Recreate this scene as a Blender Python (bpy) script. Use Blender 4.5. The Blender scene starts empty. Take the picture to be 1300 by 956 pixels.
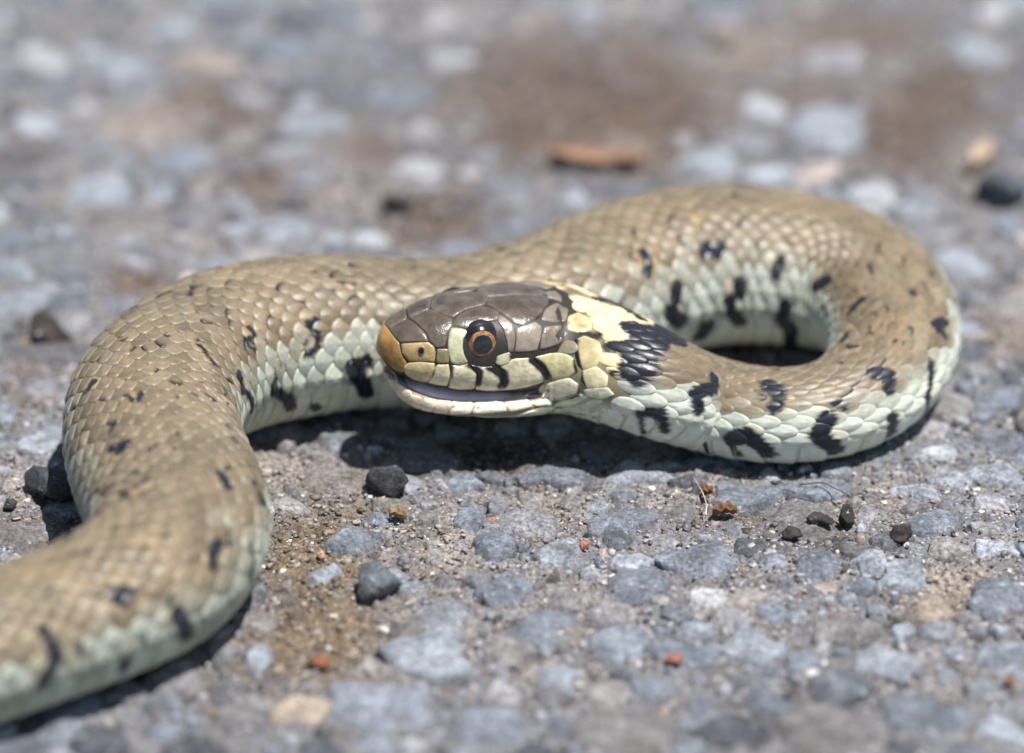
import bpy, math, random
import numpy as np
from mathutils import Vector
from mathutils.bvhtree import BVHTree

# ------------------------------------------------------------------ camera, sky, sun, exposure
random.seed(7)
rng = np.random.default_rng(7)
MM = 0.001
scene = bpy.context.scene
COL = scene.collection
EL = math.radians(27.0); DIST = 450.0; FOC = 138.0; SENS = 36.0; PXW, PXH = 1300.0, 956.0
cam_pos = np.array([0.0, -math.cos(EL) * DIST, math.sin(EL) * DIST])
fwd = -cam_pos / DIST
rgt = np.array([1.0, 0, 0]); upv = np.cross(rgt, fwd)
camd = bpy.data.cameras.new('camera'); cam = bpy.data.objects.new('camera', camd); COL.objects.link(cam)
cam.location = Vector(cam_pos * MM); cam.rotation_euler = (math.radians(90) - EL, 0, 0)
camd.lens = FOC; camd.sensor_width = SENS; camd.clip_start = 0.02; camd.clip_end = 200.0
camd.dof.use_dof = True; camd.dof.focus_distance = 0.4195; camd.dof.aperture_fstop = 11.0
scene.camera = cam

SUN_EL = math.radians(71.0); SUN_AZ = math.radians(-32.0)     # azimuth from +x toward +y
sd = np.array([math.cos(SUN_EL) * math.cos(SUN_AZ), math.cos(SUN_EL) * math.sin(SUN_AZ), math.sin(SUN_EL)])
world = bpy.data.worlds.new('World'); scene.world = world; world.use_nodes = True
wn = world.node_tree.nodes; wl = world.node_tree.links
sky = wn.new('ShaderNodeTexSky'); sky.sky_type = 'NISHITA'; sky.sun_disc = False
sky.sun_elevation = SUN_EL; sky.sun_rotation = math.radians(90) - SUN_AZ
wl.new(sky.outputs[0], wn['Background'].inputs[0]); wn['Background'].inputs[1].default_value = 0.06
sund = bpy.data.lights.new('sun', 'SUN'); sun = bpy.data.objects.new('sun', sund); COL.objects.link(sun)
sund.energy = 5.0; sund.angle = math.radians(0.53); sund.color = (1.0, 0.965, 0.92)
sun.rotation_euler = Vector(sd).to_track_quat('Z', 'Y').to_euler()
scene.view_settings.view_transform = 'Standard'; scene.view_settings.look = 'None'
scene.view_settings.exposure = 0.42; scene.view_settings.gamma = 1.0

KPX = SENS / FOC / PXW
def ray(px, py):
    d = fwd + rgt * (px - PXW / 2) * KPX - upv * (py - PXH / 2) * KPX
    return cam_pos, d / np.linalg.norm(d)
def hit_z(px, py, h):
    o, d = ray(px, py); return o + d * (h - o[2]) / d[2]
def project(P):
    v = np.asarray(P) - cam_pos; z = v @ fwd
    return PXW / 2 + (v @ rgt) / z / KPX, PXH / 2 - (v @ upv) / z / KPX, z

# ------------------------------------------------------------------ helpers
def hash3(i, j, k, seed):
    n = (i * 374761393 + j * 668265263 + k * 2147483647 + seed * 1274126177) & 0xffffffff
    n = ((n ^ (n >> 13)) * 1274126177) & 0xffffffff
    n = ((n ^ (n >> 16)) * 2246822519) & 0xffffffff
    return ((n ^ (n >> 15)) & 0xffffff) / float(0xffffff)
def vnoise(P, freq, seed=0):
    p = np.asarray(P, float) * freq; f = np.floor(p).astype(np.int64); t = p - f; t = t * t * (3 - 2 * t)
    r = 0
    for a in (0, 1):
        for b in (0, 1):
            for c in (0, 1):
                w = (t[:, 0] if a else 1 - t[:, 0]) * (t[:, 1] if b else 1 - t[:, 1]) * (t[:, 2] if c else 1 - t[:, 2])
                r = r + w * hash3(f[:, 0] + a, f[:, 1] + b, f[:, 2] + c, seed)
    return r * 2 - 1
def fbm(P, freq, octv=3, seed=0):
    r = 0; a = 1; s = 0
    for o in range(octv):
        r = r + a * vnoise(P, freq * 2.03 ** o, seed + o * 17); s += a; a *= 0.55
    return r / s
def sstep(a, b, x):
    t = np.clip((np.asarray(x, float) - a) / (b - a), 0, 1); return t * t * (3 - 2 * t)
def mix(a, b, t):
    t = np.asarray(t)[..., None]; return np.asarray(a) * (1 - t) + np.asarray(b) * t

def tag(o, label=None, cat=None, group=None, kind=None):
    if label: o['label'] = label
    if cat: o['category'] = cat
    if group: o['group'] = group
    if kind: o['kind'] = kind
    return o
def mesh_obj(name, V, F, mat, parent=None, col=None, smooth=True, origin=None):
    """V in mm, world space; F list/array of faces; the object's origin sits at its own centre"""
    V = np.asarray(V, float)
    c = V.mean(0) if origin is None else np.asarray(origin, float)
    me = bpy.data.meshes.new(name)
    vv = (V - c) * MM
    fill_mesh(me, vv, F)
    if smooth:
        me.polygons.foreach_set('use_smooth', np.ones(len(me.polygons), dtype=bool))
    if col is not None:
        ca = me.color_attributes.new('Col', 'FLOAT_COLOR', 'POINT')
        c4 = np.ones((len(V), 4), np.float32); c4[:, :3] = np.clip(col, 0, 1)
        ca.data.foreach_set('color', c4.ravel())
    me.materials.append(mat); me.update()
    o = bpy.data.objects.new(name, me); COL.objects.link(o)
    base = np.zeros(3)
    if parent is not None:
        o.parent = parent; q = parent
        while q is not None:
            base += np.array(q.location) / MM; q = q.parent
    o.location = Vector((c - base) * MM)
    return o
def fill_mesh(me, vv, F):
    if isinstance(F, np.ndarray):
        n = F.shape[1]; L = F.ravel(); starts = np.arange(0, len(L), n)
    else:
        L = np.array([i for f in F for i in f], dtype=np.int64)
        starts = np.cumsum([0] + [len(f) for f in F[:-1]])
    me.vertices.add(len(vv)); me.vertices.foreach_set('co', np.asarray(vv, np.float32).ravel())
    me.loops.add(len(L)); me.loops.foreach_set('vertex_index', L.astype(np.int32))
    me.polygons.add(len(starts)); me.polygons.foreach_set('loop_start', np.asarray(starts, np.int32))
    me.update(calc_edges=True); me.validate()

def new_mat(name):
    m = bpy.data.materials.new(name); m.use_nodes = True
    nt = m.node_tree; return m, nt.nodes, nt.links, nt.nodes['Principled BSDF']
def attr_mat(name, rough=0.4, spec=0.5, bump=0.3, bscale=2500.0, vary=0.12, vscale=900.0, coat=0.0, sss=0.0, bdist=0.00008, metal=0.0):
    m, N, L, P = new_mat(name)
    at = N.new('ShaderNodeVertexColor'); at.layer_name = 'Col'
    geo = N.new('ShaderNodeNewGeometry')
    n1 = N.new('ShaderNodeTexNoise'); n1.inputs['Scale'].default_value = vscale; n1.inputs['Detail'].default_value = 4
    L.new(geo.outputs['Position'], n1.inputs['Vector'])
    mr = N.new('ShaderNodeMapRange'); mr.inputs[1].default_value = 0.3; mr.inputs[2].default_value = 0.7
    mr.inputs[3].default_value = 1 - vary; mr.inputs[4].default_value = 1 + vary
    L.new(n1.outputs[0], mr.inputs[0])
    mx = N.new('ShaderNodeVectorMath'); mx.operation = 'SCALE'
    L.new(at.outputs[0], mx.inputs[0]); L.new(mr.outputs[0], mx.inputs['Scale'])
    L.new(mx.outputs[0], P.inputs['Base Color'])
    P.inputs['Roughness'].default_value = rough; P.inputs['Specular IOR Level'].default_value = spec
    P.inputs['Coat Weight'].default_value = coat; P.inputs['Coat Roughness'].default_value = 0.15
    P.inputs['Metallic'].default_value = metal
    if sss: P.inputs['Subsurface Weight'].default_value = sss; P.inputs['Subsurface Scale'].default_value = 0.0006
    n2 = N.new('ShaderNodeTexNoise'); n2.inputs['Scale'].default_value = bscale; n2.inputs['Detail'].default_value = 5
    L.new(geo.outputs['Position'], n2.inputs['Vector'])
    b = N.new('ShaderNodeBump'); b.inputs['Strength'].default_value = bump; b.inputs['Distance'].default_value = bdist
    L.new(n2.outputs[0], b.inputs['Height']); L.new(b.outputs[0], P.inputs['Normal'])
    return m
M_scale = attr_mat('scale_skin', rough=0.42, spec=0.42, bump=0.35, bscale=1600, vary=0.13, vscale=1100, sss=0.04)
def gloss_dark(m, lo, hi):
    N, L = m.node_tree.nodes, m.node_tree.links; P = N['Principled BSDF']
    at = [q for q in N if q.bl_idname == 'ShaderNodeVertexColor'][0]; bw = N.new('ShaderNodeRGBToBW'); L.new(at.outputs[0], bw.inputs[0])
    r = N.new('ShaderNodeMapRange'); r.inputs[1].default_value = .03; r.inputs[2].default_value = .12; r.inputs[3].default_value = lo; r.inputs[4].default_value = hi
    L.new(bw.outputs[0], r.inputs[0]); L.new(r.outputs[0], P.inputs['Roughness'])
gloss_dark(M_scale, .36, .42)
M_plate = attr_mat('head_plate', rough=0.29, spec=0.6, bump=0.85, bscale=2200, vary=0.30, vscale=900, coat=0.08)
M_skin = attr_mat('soft_skin', rough=0.5, spec=0.4, bump=0.4, bscale=1800, vary=0.15)
M_mouth = attr_mat('mouth_tissue', rough=0.22, spec=0.6, bump=0.4, bscale=1500, vary=0.12, sss=0.2)
M_eye = attr_mat('eye_gloss', rough=0.06, spec=0.7, bump=0.0, vary=0.12, vscale=3000, coat=0.9)

def stone_mat(name, rough=0.75):
    m, N, L, P = new_mat(name)
    at = N.new('ShaderNodeVertexColor'); at.layer_name = 'Col'
    geo = N.new('ShaderNodeNewGeometry')
    def noise(sc, det, rgh=0.6):
        n = N.new('ShaderNodeTexNoise'); n.inputs['Scale'].default_value = sc; n.inputs['Detail'].default_value = det
        n.inputs['Roughness'].default_value = rgh; L.new(geo.outputs['Position'], n.inputs['Vector']); return n
    def ramp(src, a, b, lo, hi):
        r = N.new('ShaderNodeMapRange'); r.inputs[1].default_value = a; r.inputs[2].default_value = b
        r.inputs[3].default_value = lo; r.inputs[4].default_value = hi; L.new(src, r.inputs[0]); return r.outputs[0]
    n1 = noise(420, 7, 0.7); n2 = noise(1900, 6, 0.75); n3 = noise(900, 3)
    k = N.new('ShaderNodeMath'); k.operation = 'MULTIPLY'
    L.new(ramp(n1.outputs[0], 0.32, 0.68, 0.50, 1.45), k.inputs[0]); L.new(ramp(n2.outputs[0], 0.36, 0.64, 0.45, 1.5), k.inputs[1])
    sc = N.new('ShaderNodeVectorMath'); sc.operation = 'SCALE'; L.new(at.outputs[0], sc.inputs[0]); L.new(k.outputs[0], sc.inputs['Scale'])
    wf = N.new('ShaderNodeMix'); wf.data_type = 'RGBA'; L.new(ramp(n3.outputs[0], 0.64, 0.70, 0, 0.75), wf.inputs['Factor'])
    L.new(sc.outputs[0], wf.inputs['A']); wf.inputs['B'].default_value = (0.52, 0.53, 0.55, 1)
    n4 = noise(620, 4); tn = N.new('ShaderNodeMix'); tn.data_type = 'RGBA'; L.new(ramp(n4.outputs[0], 0.58, 0.70, 0, 0.35), tn.inputs['Factor'])
    L.new(wf.outputs['Result'], tn.inputs['A']); tn.inputs['B'].default_value = (0.27, 0.215, 0.165, 1)
    L.new(tn.outputs['Result'], P.inputs['Base Color'])
    P.inputs['Roughness'].default_value = rough; P.inputs['Specular IOR Level'].default_value = 0.5
    ad = N.new('ShaderNodeMath'); ad.operation = 'ADD'; L.new(n1.outputs[0], ad.inputs[0])
    h2 = N.new('ShaderNodeMath'); h2.operation = 'MULTIPLY'; h2.inputs[1].default_value = 0.45; L.new(n2.outputs[0], h2.inputs[0])
    L.new(h2.outputs[0], ad.inputs[1])
    b = N.new('ShaderNodeBump'); b.inputs['Strength'].default_value = 0.9; b.inputs['Distance'].default_value = 0.0010
    L.new(ad.outputs[0], b.inputs['Height']); L.new(b.outputs[0], P.inputs['Normal'])
    return m
M_stone = stone_mat('stone'); M_ground = stone_mat('asphalt_binder', 0.85)
M_grit = attr_mat('grit', rough=0.7, spec=0.4, bump=0.6, bscale=2500, vary=0.35, vscale=1800)
M_leaf = attr_mat('dry_plant', rough=0.7, spec=0.3, bump=0.8, bscale=900, vary=0.3, vscale=600, bdist=0.0003)

# ------------------------------------------------------------------ the ground: colours of its patches
# (x, y, rx, ry, colour, weight) : stains and soil on the pavement, plus painted head shadow, placed on the ground plane
BROWN = (0.145, 0.105, 0.085); TAN = (0.38, 0.315, 0.26); OCH = (0.21, 0.15, 0.09); DARK = (0.05, 0.042, 0.036); PINK = (0.40, 0.345, 0.32)
BLOBS = [(750, 120, 190, 80, BROWN, 1.1), (690, 170, 110, 35, BROWN, 1), (1150, 160, 70, 60, BROWN, 1), (1020, 110, 60, 30, BROWN, .7), (800, 190, 90, 30, OCH, .9), (640, 60, 60, 40, BROWN, .6), (270, 130, 70, 40, BROWN, 1), (190, 150, 60, 30, PINK, 1),
    (330, 215, 60, 45, BROWN, .8), (470, 190, 50, 40, BROWN, .7), (540, 265, 80, 40, BROWN, 1), (440, 235, 60, 40, PINK, .7), (1090, 40, 130, 50, BROWN, .7),
    (1190, 120, 90, 70, BROWN, .9), (1160, 200, 50, 40, BROWN, .8), (1240, 210, 40, 30, TAN, .8), (960, 60, 70, 40, TAN, .7), (170, 350, 40, 18, (0.16, .10, .08), 1),
    (60, 425, 45, 25, DARK, .7), (20, 180, 50, 30, BROWN, .5), (560, 20, 60, 30, PINK, .5), (400, 705, 75, 75, OCH, 1), (430, 640, 70, 25, OCH, .7), (400, 800, 110, 60, OCH, 1),
    (370, 590, 80, 30, PINK, .8), (560, 690, 60, 60, TAN, .5), (700, 640, 70, 40, TAN, .5), (960, 650, 90, 16, DARK, .8), (900, 640, 80, 30, TAN, .6), (1210, 745, 50, 35, TAN, 1),
    (1050, 680, 60, 20, DARK, .6), (1100, 630, 80, 35, TAN, .5), (560, 800, 90, 30, TAN, .3), (730, 750, 90, 30, TAN, .35), (40, 660, 60, 20, BROWN, .6), (30, 610, 60, 30, PINK, .6),
    (130, 460, 60, 40, PINK, .8), (30, 480, 50, 30, BROWN, .6), (1280, 410, 40, 30, (0.30, .24, .20), .8), (980, 470, 60, 16, PINK, .5), (480, 600, 60, 20, DARK, .6), (620, 570, 90, 25, DARK, .9),  # last entry paints the shadow under the head into the ground colour
    (230, 300, 60, 30, TAN, .4), (100, 250, 60, 30, TAN, .3), (700, 850, 60, 30, TAN, .4), (950, 760, 70, 30, TAN, .4), (1150, 850, 90, 20, TAN, .3)]
def patch(P):
    x, y, z = project(P); w = np.zeros(len(P)); c = np.zeros((len(P), 3)); tot = np.zeros(len(P)) + 1e-6
    wob = 1 + 0.5 * fbm(P, 0.12, 3, 5)
    for bx, by, rx, ry, colr, k in BLOBS:
        d2 = ((x - bx) / rx) ** 2 + ((y - by) / ry) ** 2
        g = k * np.exp(-d2 * 0.9 * wob); c += g[:, None] * np.array(colr); tot += g; w = np.maximum(w, g)
    return c / tot[:, None], np.clip(w * 1.25, 0, 1)

def gheight(P):
    return -0.72 + 0.45 * fbm(P, 0.07, 2, 1) + 0.6 * fbm(P, 0.33, 3, 2) - 0.42 * np.abs(fbm(P, .8, 3, 3)) + .26 * fbm(P, 1.7, 2, 4)

def build_ground():
    def axis(lo, hi, step, far):
        inner = np.arange(lo, hi + 1e-6, step); g = []; d = step
        x = hi
        while x < far: d *= 1.35; x += d; g.append(x)
        l = []; d = step; x = lo
        while x > -far: d *= 1.35; x -= d; l.append(x)
        return np.concatenate([l[::-1], inner, g])
    xs = axis(-92, 92, 0.48, 40000); ys = axis(-92, 185, 0.6, 40000)
    ys = np.unique(np.concatenate([ys[ys < -55], np.arange(-55, 25, .33), ys[ys > 25.2]])); xs = axis(-92, 92, 0.36, 40000)
    X, Y = np.meshgrid(xs, ys); P = np.stack([X.ravel(), Y.ravel(), np.zeros(X.size)], 1)
    z = gheight(P); far = np.maximum(np.abs(P[:, 0]), np.abs(P[:, 1])) > 2000; z[far] = -0.8
    c, w = patch(P)
    basec = mix((0.215, 0.23, 0.265), (0.215, 0.20, 0.19), 0.5 + 0.5 * fbm(P, 0.25, 2, 9))
    colr = mix(basec, c * 0.95, w); P[:, 2] = z
    dirt_shade = sstep(-.9, -1.5, z) * sstep(-.1, .4, fbm(P, .5, 2, 13)); colr = mix(colr, (.10, .085, .07), dirt_shade * .8)  # crevice shade painted into the colour of the low spots, along with soil
    nx = len(xs); ny = len(ys); i = np.arange(ny - 1)[:, None] * nx + np.arange(nx - 1)[None]
    i = i.ravel(); F = np.stack([i, i + 1, i + nx + 1, i + nx], 1)
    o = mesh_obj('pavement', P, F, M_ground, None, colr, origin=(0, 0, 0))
    tag(o, kind='structure'); o['label'] = 'rough grey asphalt pavement with worn stones set in tan grit'
    return o
pavement = build_ground()

def stone_shape(cx, cy, rx, ry, rot, h, nsec, nring, seed, ztop, angular=1.0, deep=1.8, tilt=(0, 0)):
    """irregular flat-topped stone standing out of the binder by a few tenths of a mm"""
    r = random.Random(seed)
    ncor = r.randint(4, 7); ca = sorted((k + r.uniform(-.35, .35)) * 2 * math.pi / ncor for k in range(ncor)); cr = [r.uniform(.8, 1.12) for _ in ca]
    th = np.arange(nsec) * 2 * math.pi / nsec
    pts = np.array([(math.cos(a) * q, math.sin(a) * q) for a, q in zip(ca, cr)])
    rad = np.full(nsec, 9.0)
    for k in range(ncor):
        p, q = pts[k], pts[(k + 1) % ncor]; e = q - p; n = np.array([e[1], -e[0]]); n /= (np.linalg.norm(n) + 1e-9)
        dd = n @ p
        den = np.cos(th) * n[0] + np.sin(th) * n[1]
        rr = np.where(den > 0.05, dd / np.maximum(den, 0.05), 9.0); rad = np.minimum(rad, rr)
    rad = np.clip(rad, 0.4, 1.25)
    prof = [0.0] + list(np.linspace(0, 1, nring + 1)[1:] ** 0.75)
    V = [(0, 0, 0)]
    R = [p for p in prof[1:]]
    for k, p in enumerate(R):
        dz = -h * 0.5 * p ** 12
        for j in range(nsec): V.append((math.cos(th[j]) * rad[j] * p, math.sin(th[j]) * rad[j] * p, dz))
    for j in range(nsec): V.append((math.cos(th[j]) * rad[j] * 1.06, math.sin(th[j]) * rad[j] * 1.06, -h - deep))
    V = np.array(V); V[:, 0] *= rx; V[:, 1] *= ry
    c, s = math.cos(rot), math.sin(rot); x = V[:, 0] * c - V[:, 1] * s; y = V[:, 0] * s + V[:, 1] * c
    V[:, 2] += x * tilt[0] + y * tilt[1]
    inner = np.ones(len(V), bool); inner[-nsec:] = False
    for _ in range(4):      # fracture planes bevel the top
        a = r.uniform(0, 6.283); off = r.uniform(.15, .75) * min(rx, ry); sl = r.uniform(.2, .65)
        V[inner, 2] -= np.clip(x[inner] * math.cos(a) + y[inner] * math.sin(a) - off, 0, 9) * sl
    V[:, 0] = x + cx; V[:, 1] = y + cy
    S = min(rx, ry)
    V[:, 2] += ztop + 0.20 * S ** .7 * fbm(V, 0.9 / S, 2, seed % 97) + 0.26 * fbm(V, 1.1, 4, 3)
    wob = 0.16 * S; V[:, 0] += wob * vnoise(V, 1.6 / S, 11); V[:, 1] += wob * vnoise(V, 1.6 / S, 12)
    F = []
    for j in range(nsec): F.append((0, 1 + j, 1 + (j + 1) % nsec))
    for k in range(nring):
        a = 1 + k * nsec; b = a + nsec
        for j in range(nsec):
            j2 = (j + 1) % nsec; F.append((a + j, b + j, b + j2)); F.append((a + j, b + j2, a + j2))
    return V, np.array(F)

# stones of the pavement picked out of the photograph: x, y, half width, half height (px), colour, height
GREY = (0.205, 0.228, 0.272); LG = (0.33, 0.36, 0.41); DG = (0.12, 0.13, 0.155); WH = (0.47, 0.49, 0.52)
HAND = [(450, 684, 48, 20, GREY, .9), (413, 724, 28, 15, LG, .8), (625, 690, 34, 24, GREY, .8), (595, 655, 22, 20, GREY, .5), (800, 597, 75, 15, LG, 1.0), (700, 600, 50, 12, GREY, .6),
    (560, 825, 75, 34, LG, .6), (690, 790, 55, 28, GREY, .4), (1272, 745, 42, 45, GREY, .8), (1190, 568, 42, 18, WH, .5), (1270, 600, 50, 18, LG, .4), (1110, 712, 24, 18, LG, .6), (1035, 715, 36, 20, GREY, .5),
    (790, 655, 52, 18, GREY, .4), (870, 610, 26, 12, DG, .9), (945, 625, 50, 26, GREY, .7), (1040, 615, 60, 14, GREY, .6), (1180, 660, 48, 16, GREY, .6), (790, 740, 55, 24, GREY, .5),
    (885, 710, 55, 30, GREY, .5), (960, 810, 55, 28, LG, .5), (1120, 835, 60, 22, LG, .5), (700, 850, 40, 26, LG, .4), (325, 828, 26, 24, LG, .5), (480, 655, 20, 13, GREY, .4), (1165, 620, 40, 12, LG, .3),
    (840, 590, 40, 9, LG, .6), (1140, 720, 34, 28, LG, .4), (1000, 770, 44, 22, GREY, .4), (640, 745, 34, 20, GREY, .4), (590, 610, 26, 12, GREY, .4), (880, 830, 60, 26, GREY, .3),
    (360, 290, 45, 26, LG, .6), (62, 70, 36, 30, WH, .5), (575, 68, 36, 24, WH, .5), (970, 135, 36, 22, WH, .7), (1110, 240, 40, 24, WH, .8), (60, 550, 50, 35, LG, .4), (120, 240, 60, 26, LG, .4), (150, 80, 50, 30, LG, .4),
    (900, 200, 55, 26, LG, .4), (1040, 165, 55, 40, LG, .5), (470, 300, 30, 16, WH, .5), (1230, 330, 50, 26, LG, .4), (215, 30, 60, 24, LG, .4), (1250, 60, 60, 30, LG, .4), (350, 60, 60, 24, GREY, .4), (400, 150, 60, 30, LG, .4),
    (1180, 770, 30, 20, TAN, .3), (760, 640, 18, 8, LG, .5), (1270, 500, 40, 22, GREY, .4), (10, 300, 40, 22, GREY, .4), (510, 120, 55, 24, GREY, .4), (30, 730, 45, 22, PINK, .3)]

def build_stones():
    cand = []   # (cx, cy, rx, ry, rot, h, col)
    cell = {}; G = 6.0
    def near_ok(x, y, r, over):
        gx, gy = int(math.floor(x / G)), int(math.floor(y / G))
        for a in range(gx - 3, gx + 4):
            for b in range(gy - 3, gy + 4):
                for (u, v, q) in cell.get((a, b), ()):
                    if (u - x) ** 2 + (v - y) ** 2 < ((q + r) * over) ** 2: return False
        return True
    def put(x, y, r): cell.setdefault((int(math.floor(x / G)), int(math.floor(y / G))), []).append((x, y, r))
    for (px, py, hx, hy, c, h) in HAND:
        p = hit_z(px, py, 0); k = np.linalg.norm(p - cam_pos) * KPX
        rx = hx * k; ry = hy * k * 1.95
        cand.append((p[0], p[1], rx, ry, random.uniform(-.15, .15), h, c, .12, 1)); 
        # cover an elongated footprint with several discs
        n = max(1, int(round(max(rx, ry) / min(rx, ry))))
        for t in np.linspace(-.5, .5, n) if n > 1 else [0]:
            put(p[0] + (t * rx if rx > ry else 0), p[1] + (t * ry if ry >= rx else 0), min(rx, ry) * 1.0)
    for (rlo, rhi, tries, over) in ((3.4, 6.4, 3500, .80), (2.0, 3.4, 12000, .78), (1.1, 2.0, 20000, .84), (0.5, 1.1, 42000, .9)):
        for _ in range(tries):
            x = random.uniform(-88, 88); y = random.uniform(-90, 178); r = random.uniform(rlo, rhi)
            wx = 56 + (y + 390) * 0.135 - 40
            if abs(x) > wx + 12: continue
            if not near_ok(x, y, r, over): continue
            put(x, y, r)
            a = random.uniform(.7, 1.0)
            cand.append((x, y, r * 1.06, r * a * 1.06, random.uniform(0, 6.28), 0, None, 0, 0))
    C = np.array([(c[0], c[1], 0) for c in cand]); pc, pw = patch(C)
    out = []
    for i, c in enumerate(cand):
        x, y, rx, ry, rot, h, colr, _, hand = c
        rr = max(rx, ry)
        if colr is None:
            u = random.random()
            if pw[i] > .5 and rr > 1.6 and random.random() < pw[i] * .85: continue
            if rr > 1.2 and u < .05: continue
            b = random.choice([GREY, GREY, LG, GREY, DG, (0.30, 0.30, 0.32), (0.28, .27, .27)]) if u < .90 else random.choice([WH, TAN, PINK, LG, LG])
            k = random.uniform(.62, 1.45); b = np.array(b) * k
            b = b * (1 - pw[i] * .8) + pc[i] * pw[i] * .8
            h = random.uniform(.4, 1.0) * min(1, .55 + rr * .15)
            zt = random.uniform(-.4, .05)
        else:
            b = np.array(colr); zt = -.05 + .35 * h - .1
        out.append((x, y, rx * 1.05, ry * 1.05, rot, h, b, zt, hand))
    # rank by size on the picture
    P = np.array([(o[0], o[1], 0) for o in out]); sx, sy, sz = project(P)
    score = []
    for i, o in enumerate(out):
        inside = -20 < sx[i] < 1320 and -20 < sy[i] < 976
        score.append((1 if inside else 0) * o[2] * o[3] / sz[i] ** 2 * (3 if o[8] else 1))
    order = np.argsort(-np.array(score)); big = set(order[:290].tolist())
    AV, AF, AC, off = [], [], [], 0
    for i, o in enumerate(out):
        x, y, rx, ry, rot, h, b, zt, hand = o; rr = max(rx, ry)
        sharp = 520 < sy[i] < 900
        ns, nr = (52, 15) if (rr > 3 and sharp) else (34, 9) if (rr > 1.8 and sharp) else (22, 6) if rr > 2 else (14, 4) if rr > 1.2 else (9, 2)
        V, F = stone_shape(x, y, rx, ry, rot, h, ns, nr, 1000 + i, zt, tilt=(random.uniform(-.05, .05), random.uniform(-.05, .03)))
        cc = b * (1 + .28 * fbm(V, .8 / rr + .15, 2, 40))[:, None]
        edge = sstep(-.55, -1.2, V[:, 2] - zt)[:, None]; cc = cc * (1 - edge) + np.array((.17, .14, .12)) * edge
        if i in big: 
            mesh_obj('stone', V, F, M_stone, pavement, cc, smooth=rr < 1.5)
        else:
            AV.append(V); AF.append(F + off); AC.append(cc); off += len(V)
    st = mesh_obj('small_stones', np.concatenate(AV), np.concatenate(AF), M_stone, pavement, np.concatenate(AC))
    tag(st, kind='stuff')
    return len(out)
n_st = build_stones()

def build_grit():
    """loose grains lying in the joints: one stuff mesh"""
    I = np.array([(a, b, c) for c in (-1, 1) for b in (-1, 1) for a in (-1, 1)], float) * .75
    IF = np.array([(0, 2, 3), (0, 3, 1), (4, 5, 7), (4, 7, 6), (0, 1, 5), (0, 5, 4), (2, 6, 7), (2, 7, 3), (0, 4, 6), (0, 6, 2), (1, 3, 7), (1, 7, 5)])
    NI = len(I)
    n = 115000
    u = rng.random(n); y = np.where(u < .72, -70 + 100 * rng.random(n), -90 + 268 * rng.random(n)); x = (rng.random(n) * 2 - 1) * (66 + (y + 60) * .14)
    P = np.stack([x, y, np.zeros(n)], 1); pc, pw = patch(P)
    size = 0.11 + 0.34 * rng.random(n) ** 3
    keep = rng.random(n) < (0.50 + .50 * pw); P, pc, pw, size = P[keep], pc[keep], pw[keep], size[keep]; n = len(P)
    P[:, 2] = gheight(P) - size * .25 + (rng.random(n) < .2) * .4 * rng.random(n)
    sc = size[:, None] * (0.5 + 1.0 * rng.random((n, 3))) * np.array((1.1, 1.1, .7)); V = I[None] * sc[:, None, :] * (1 + .55 * (rng.random((n, NI, 3)) - .5)); V = V * (1 - .45 * (rng.random((n, NI, 1)) < .35))
    ang = rng.random(n) * 6.283; c, s = np.cos(ang)[:, None], np.sin(ang)[:, None]
    V = np.stack([V[..., 0] * c - V[..., 1] * s, V[..., 0] * s + V[..., 1] * c, V[..., 2]], -1) + P[:, None]
    pal = np.array([(.27, .25, .23), (.21, .19, .17), (.08, .075, .07), (.30, .30, .30), (.26, .28, .32), (.42, .41, .40), (.22, .235, .27), (.07, .065, .06), (.33, .28, .24), (.30, .31, .34), (.18, .17, .17), (.27, .29, .33), (.34, .36, .40)])
    cc = pal[rng.integers(0, len(pal), n)]; cc = cc * (1 - .62 * pw[:, None]) + pc * .62 * pw[:, None]; cc = cc * (.5 + .8 * rng.random((n, 1)))
    hi = rng.random(n); cc[hi < .006] = (.42, .28, .08); cc[(hi > .006) & (hi < .014)] = (.36, .2, .14); cc[hi > .97] = (.62, .6, .56)
    cc = np.repeat(cc[:, None], NI, 1).reshape(-1, 3)
    F = (IF[None] + (np.arange(n) * NI)[:, None, None]).reshape(-1, 3)
    tag(mesh_obj('grit', V.reshape(-1, 3), F, M_grit, pavement, cc, smooth=False), kind='stuff')
build_grit()

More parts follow.
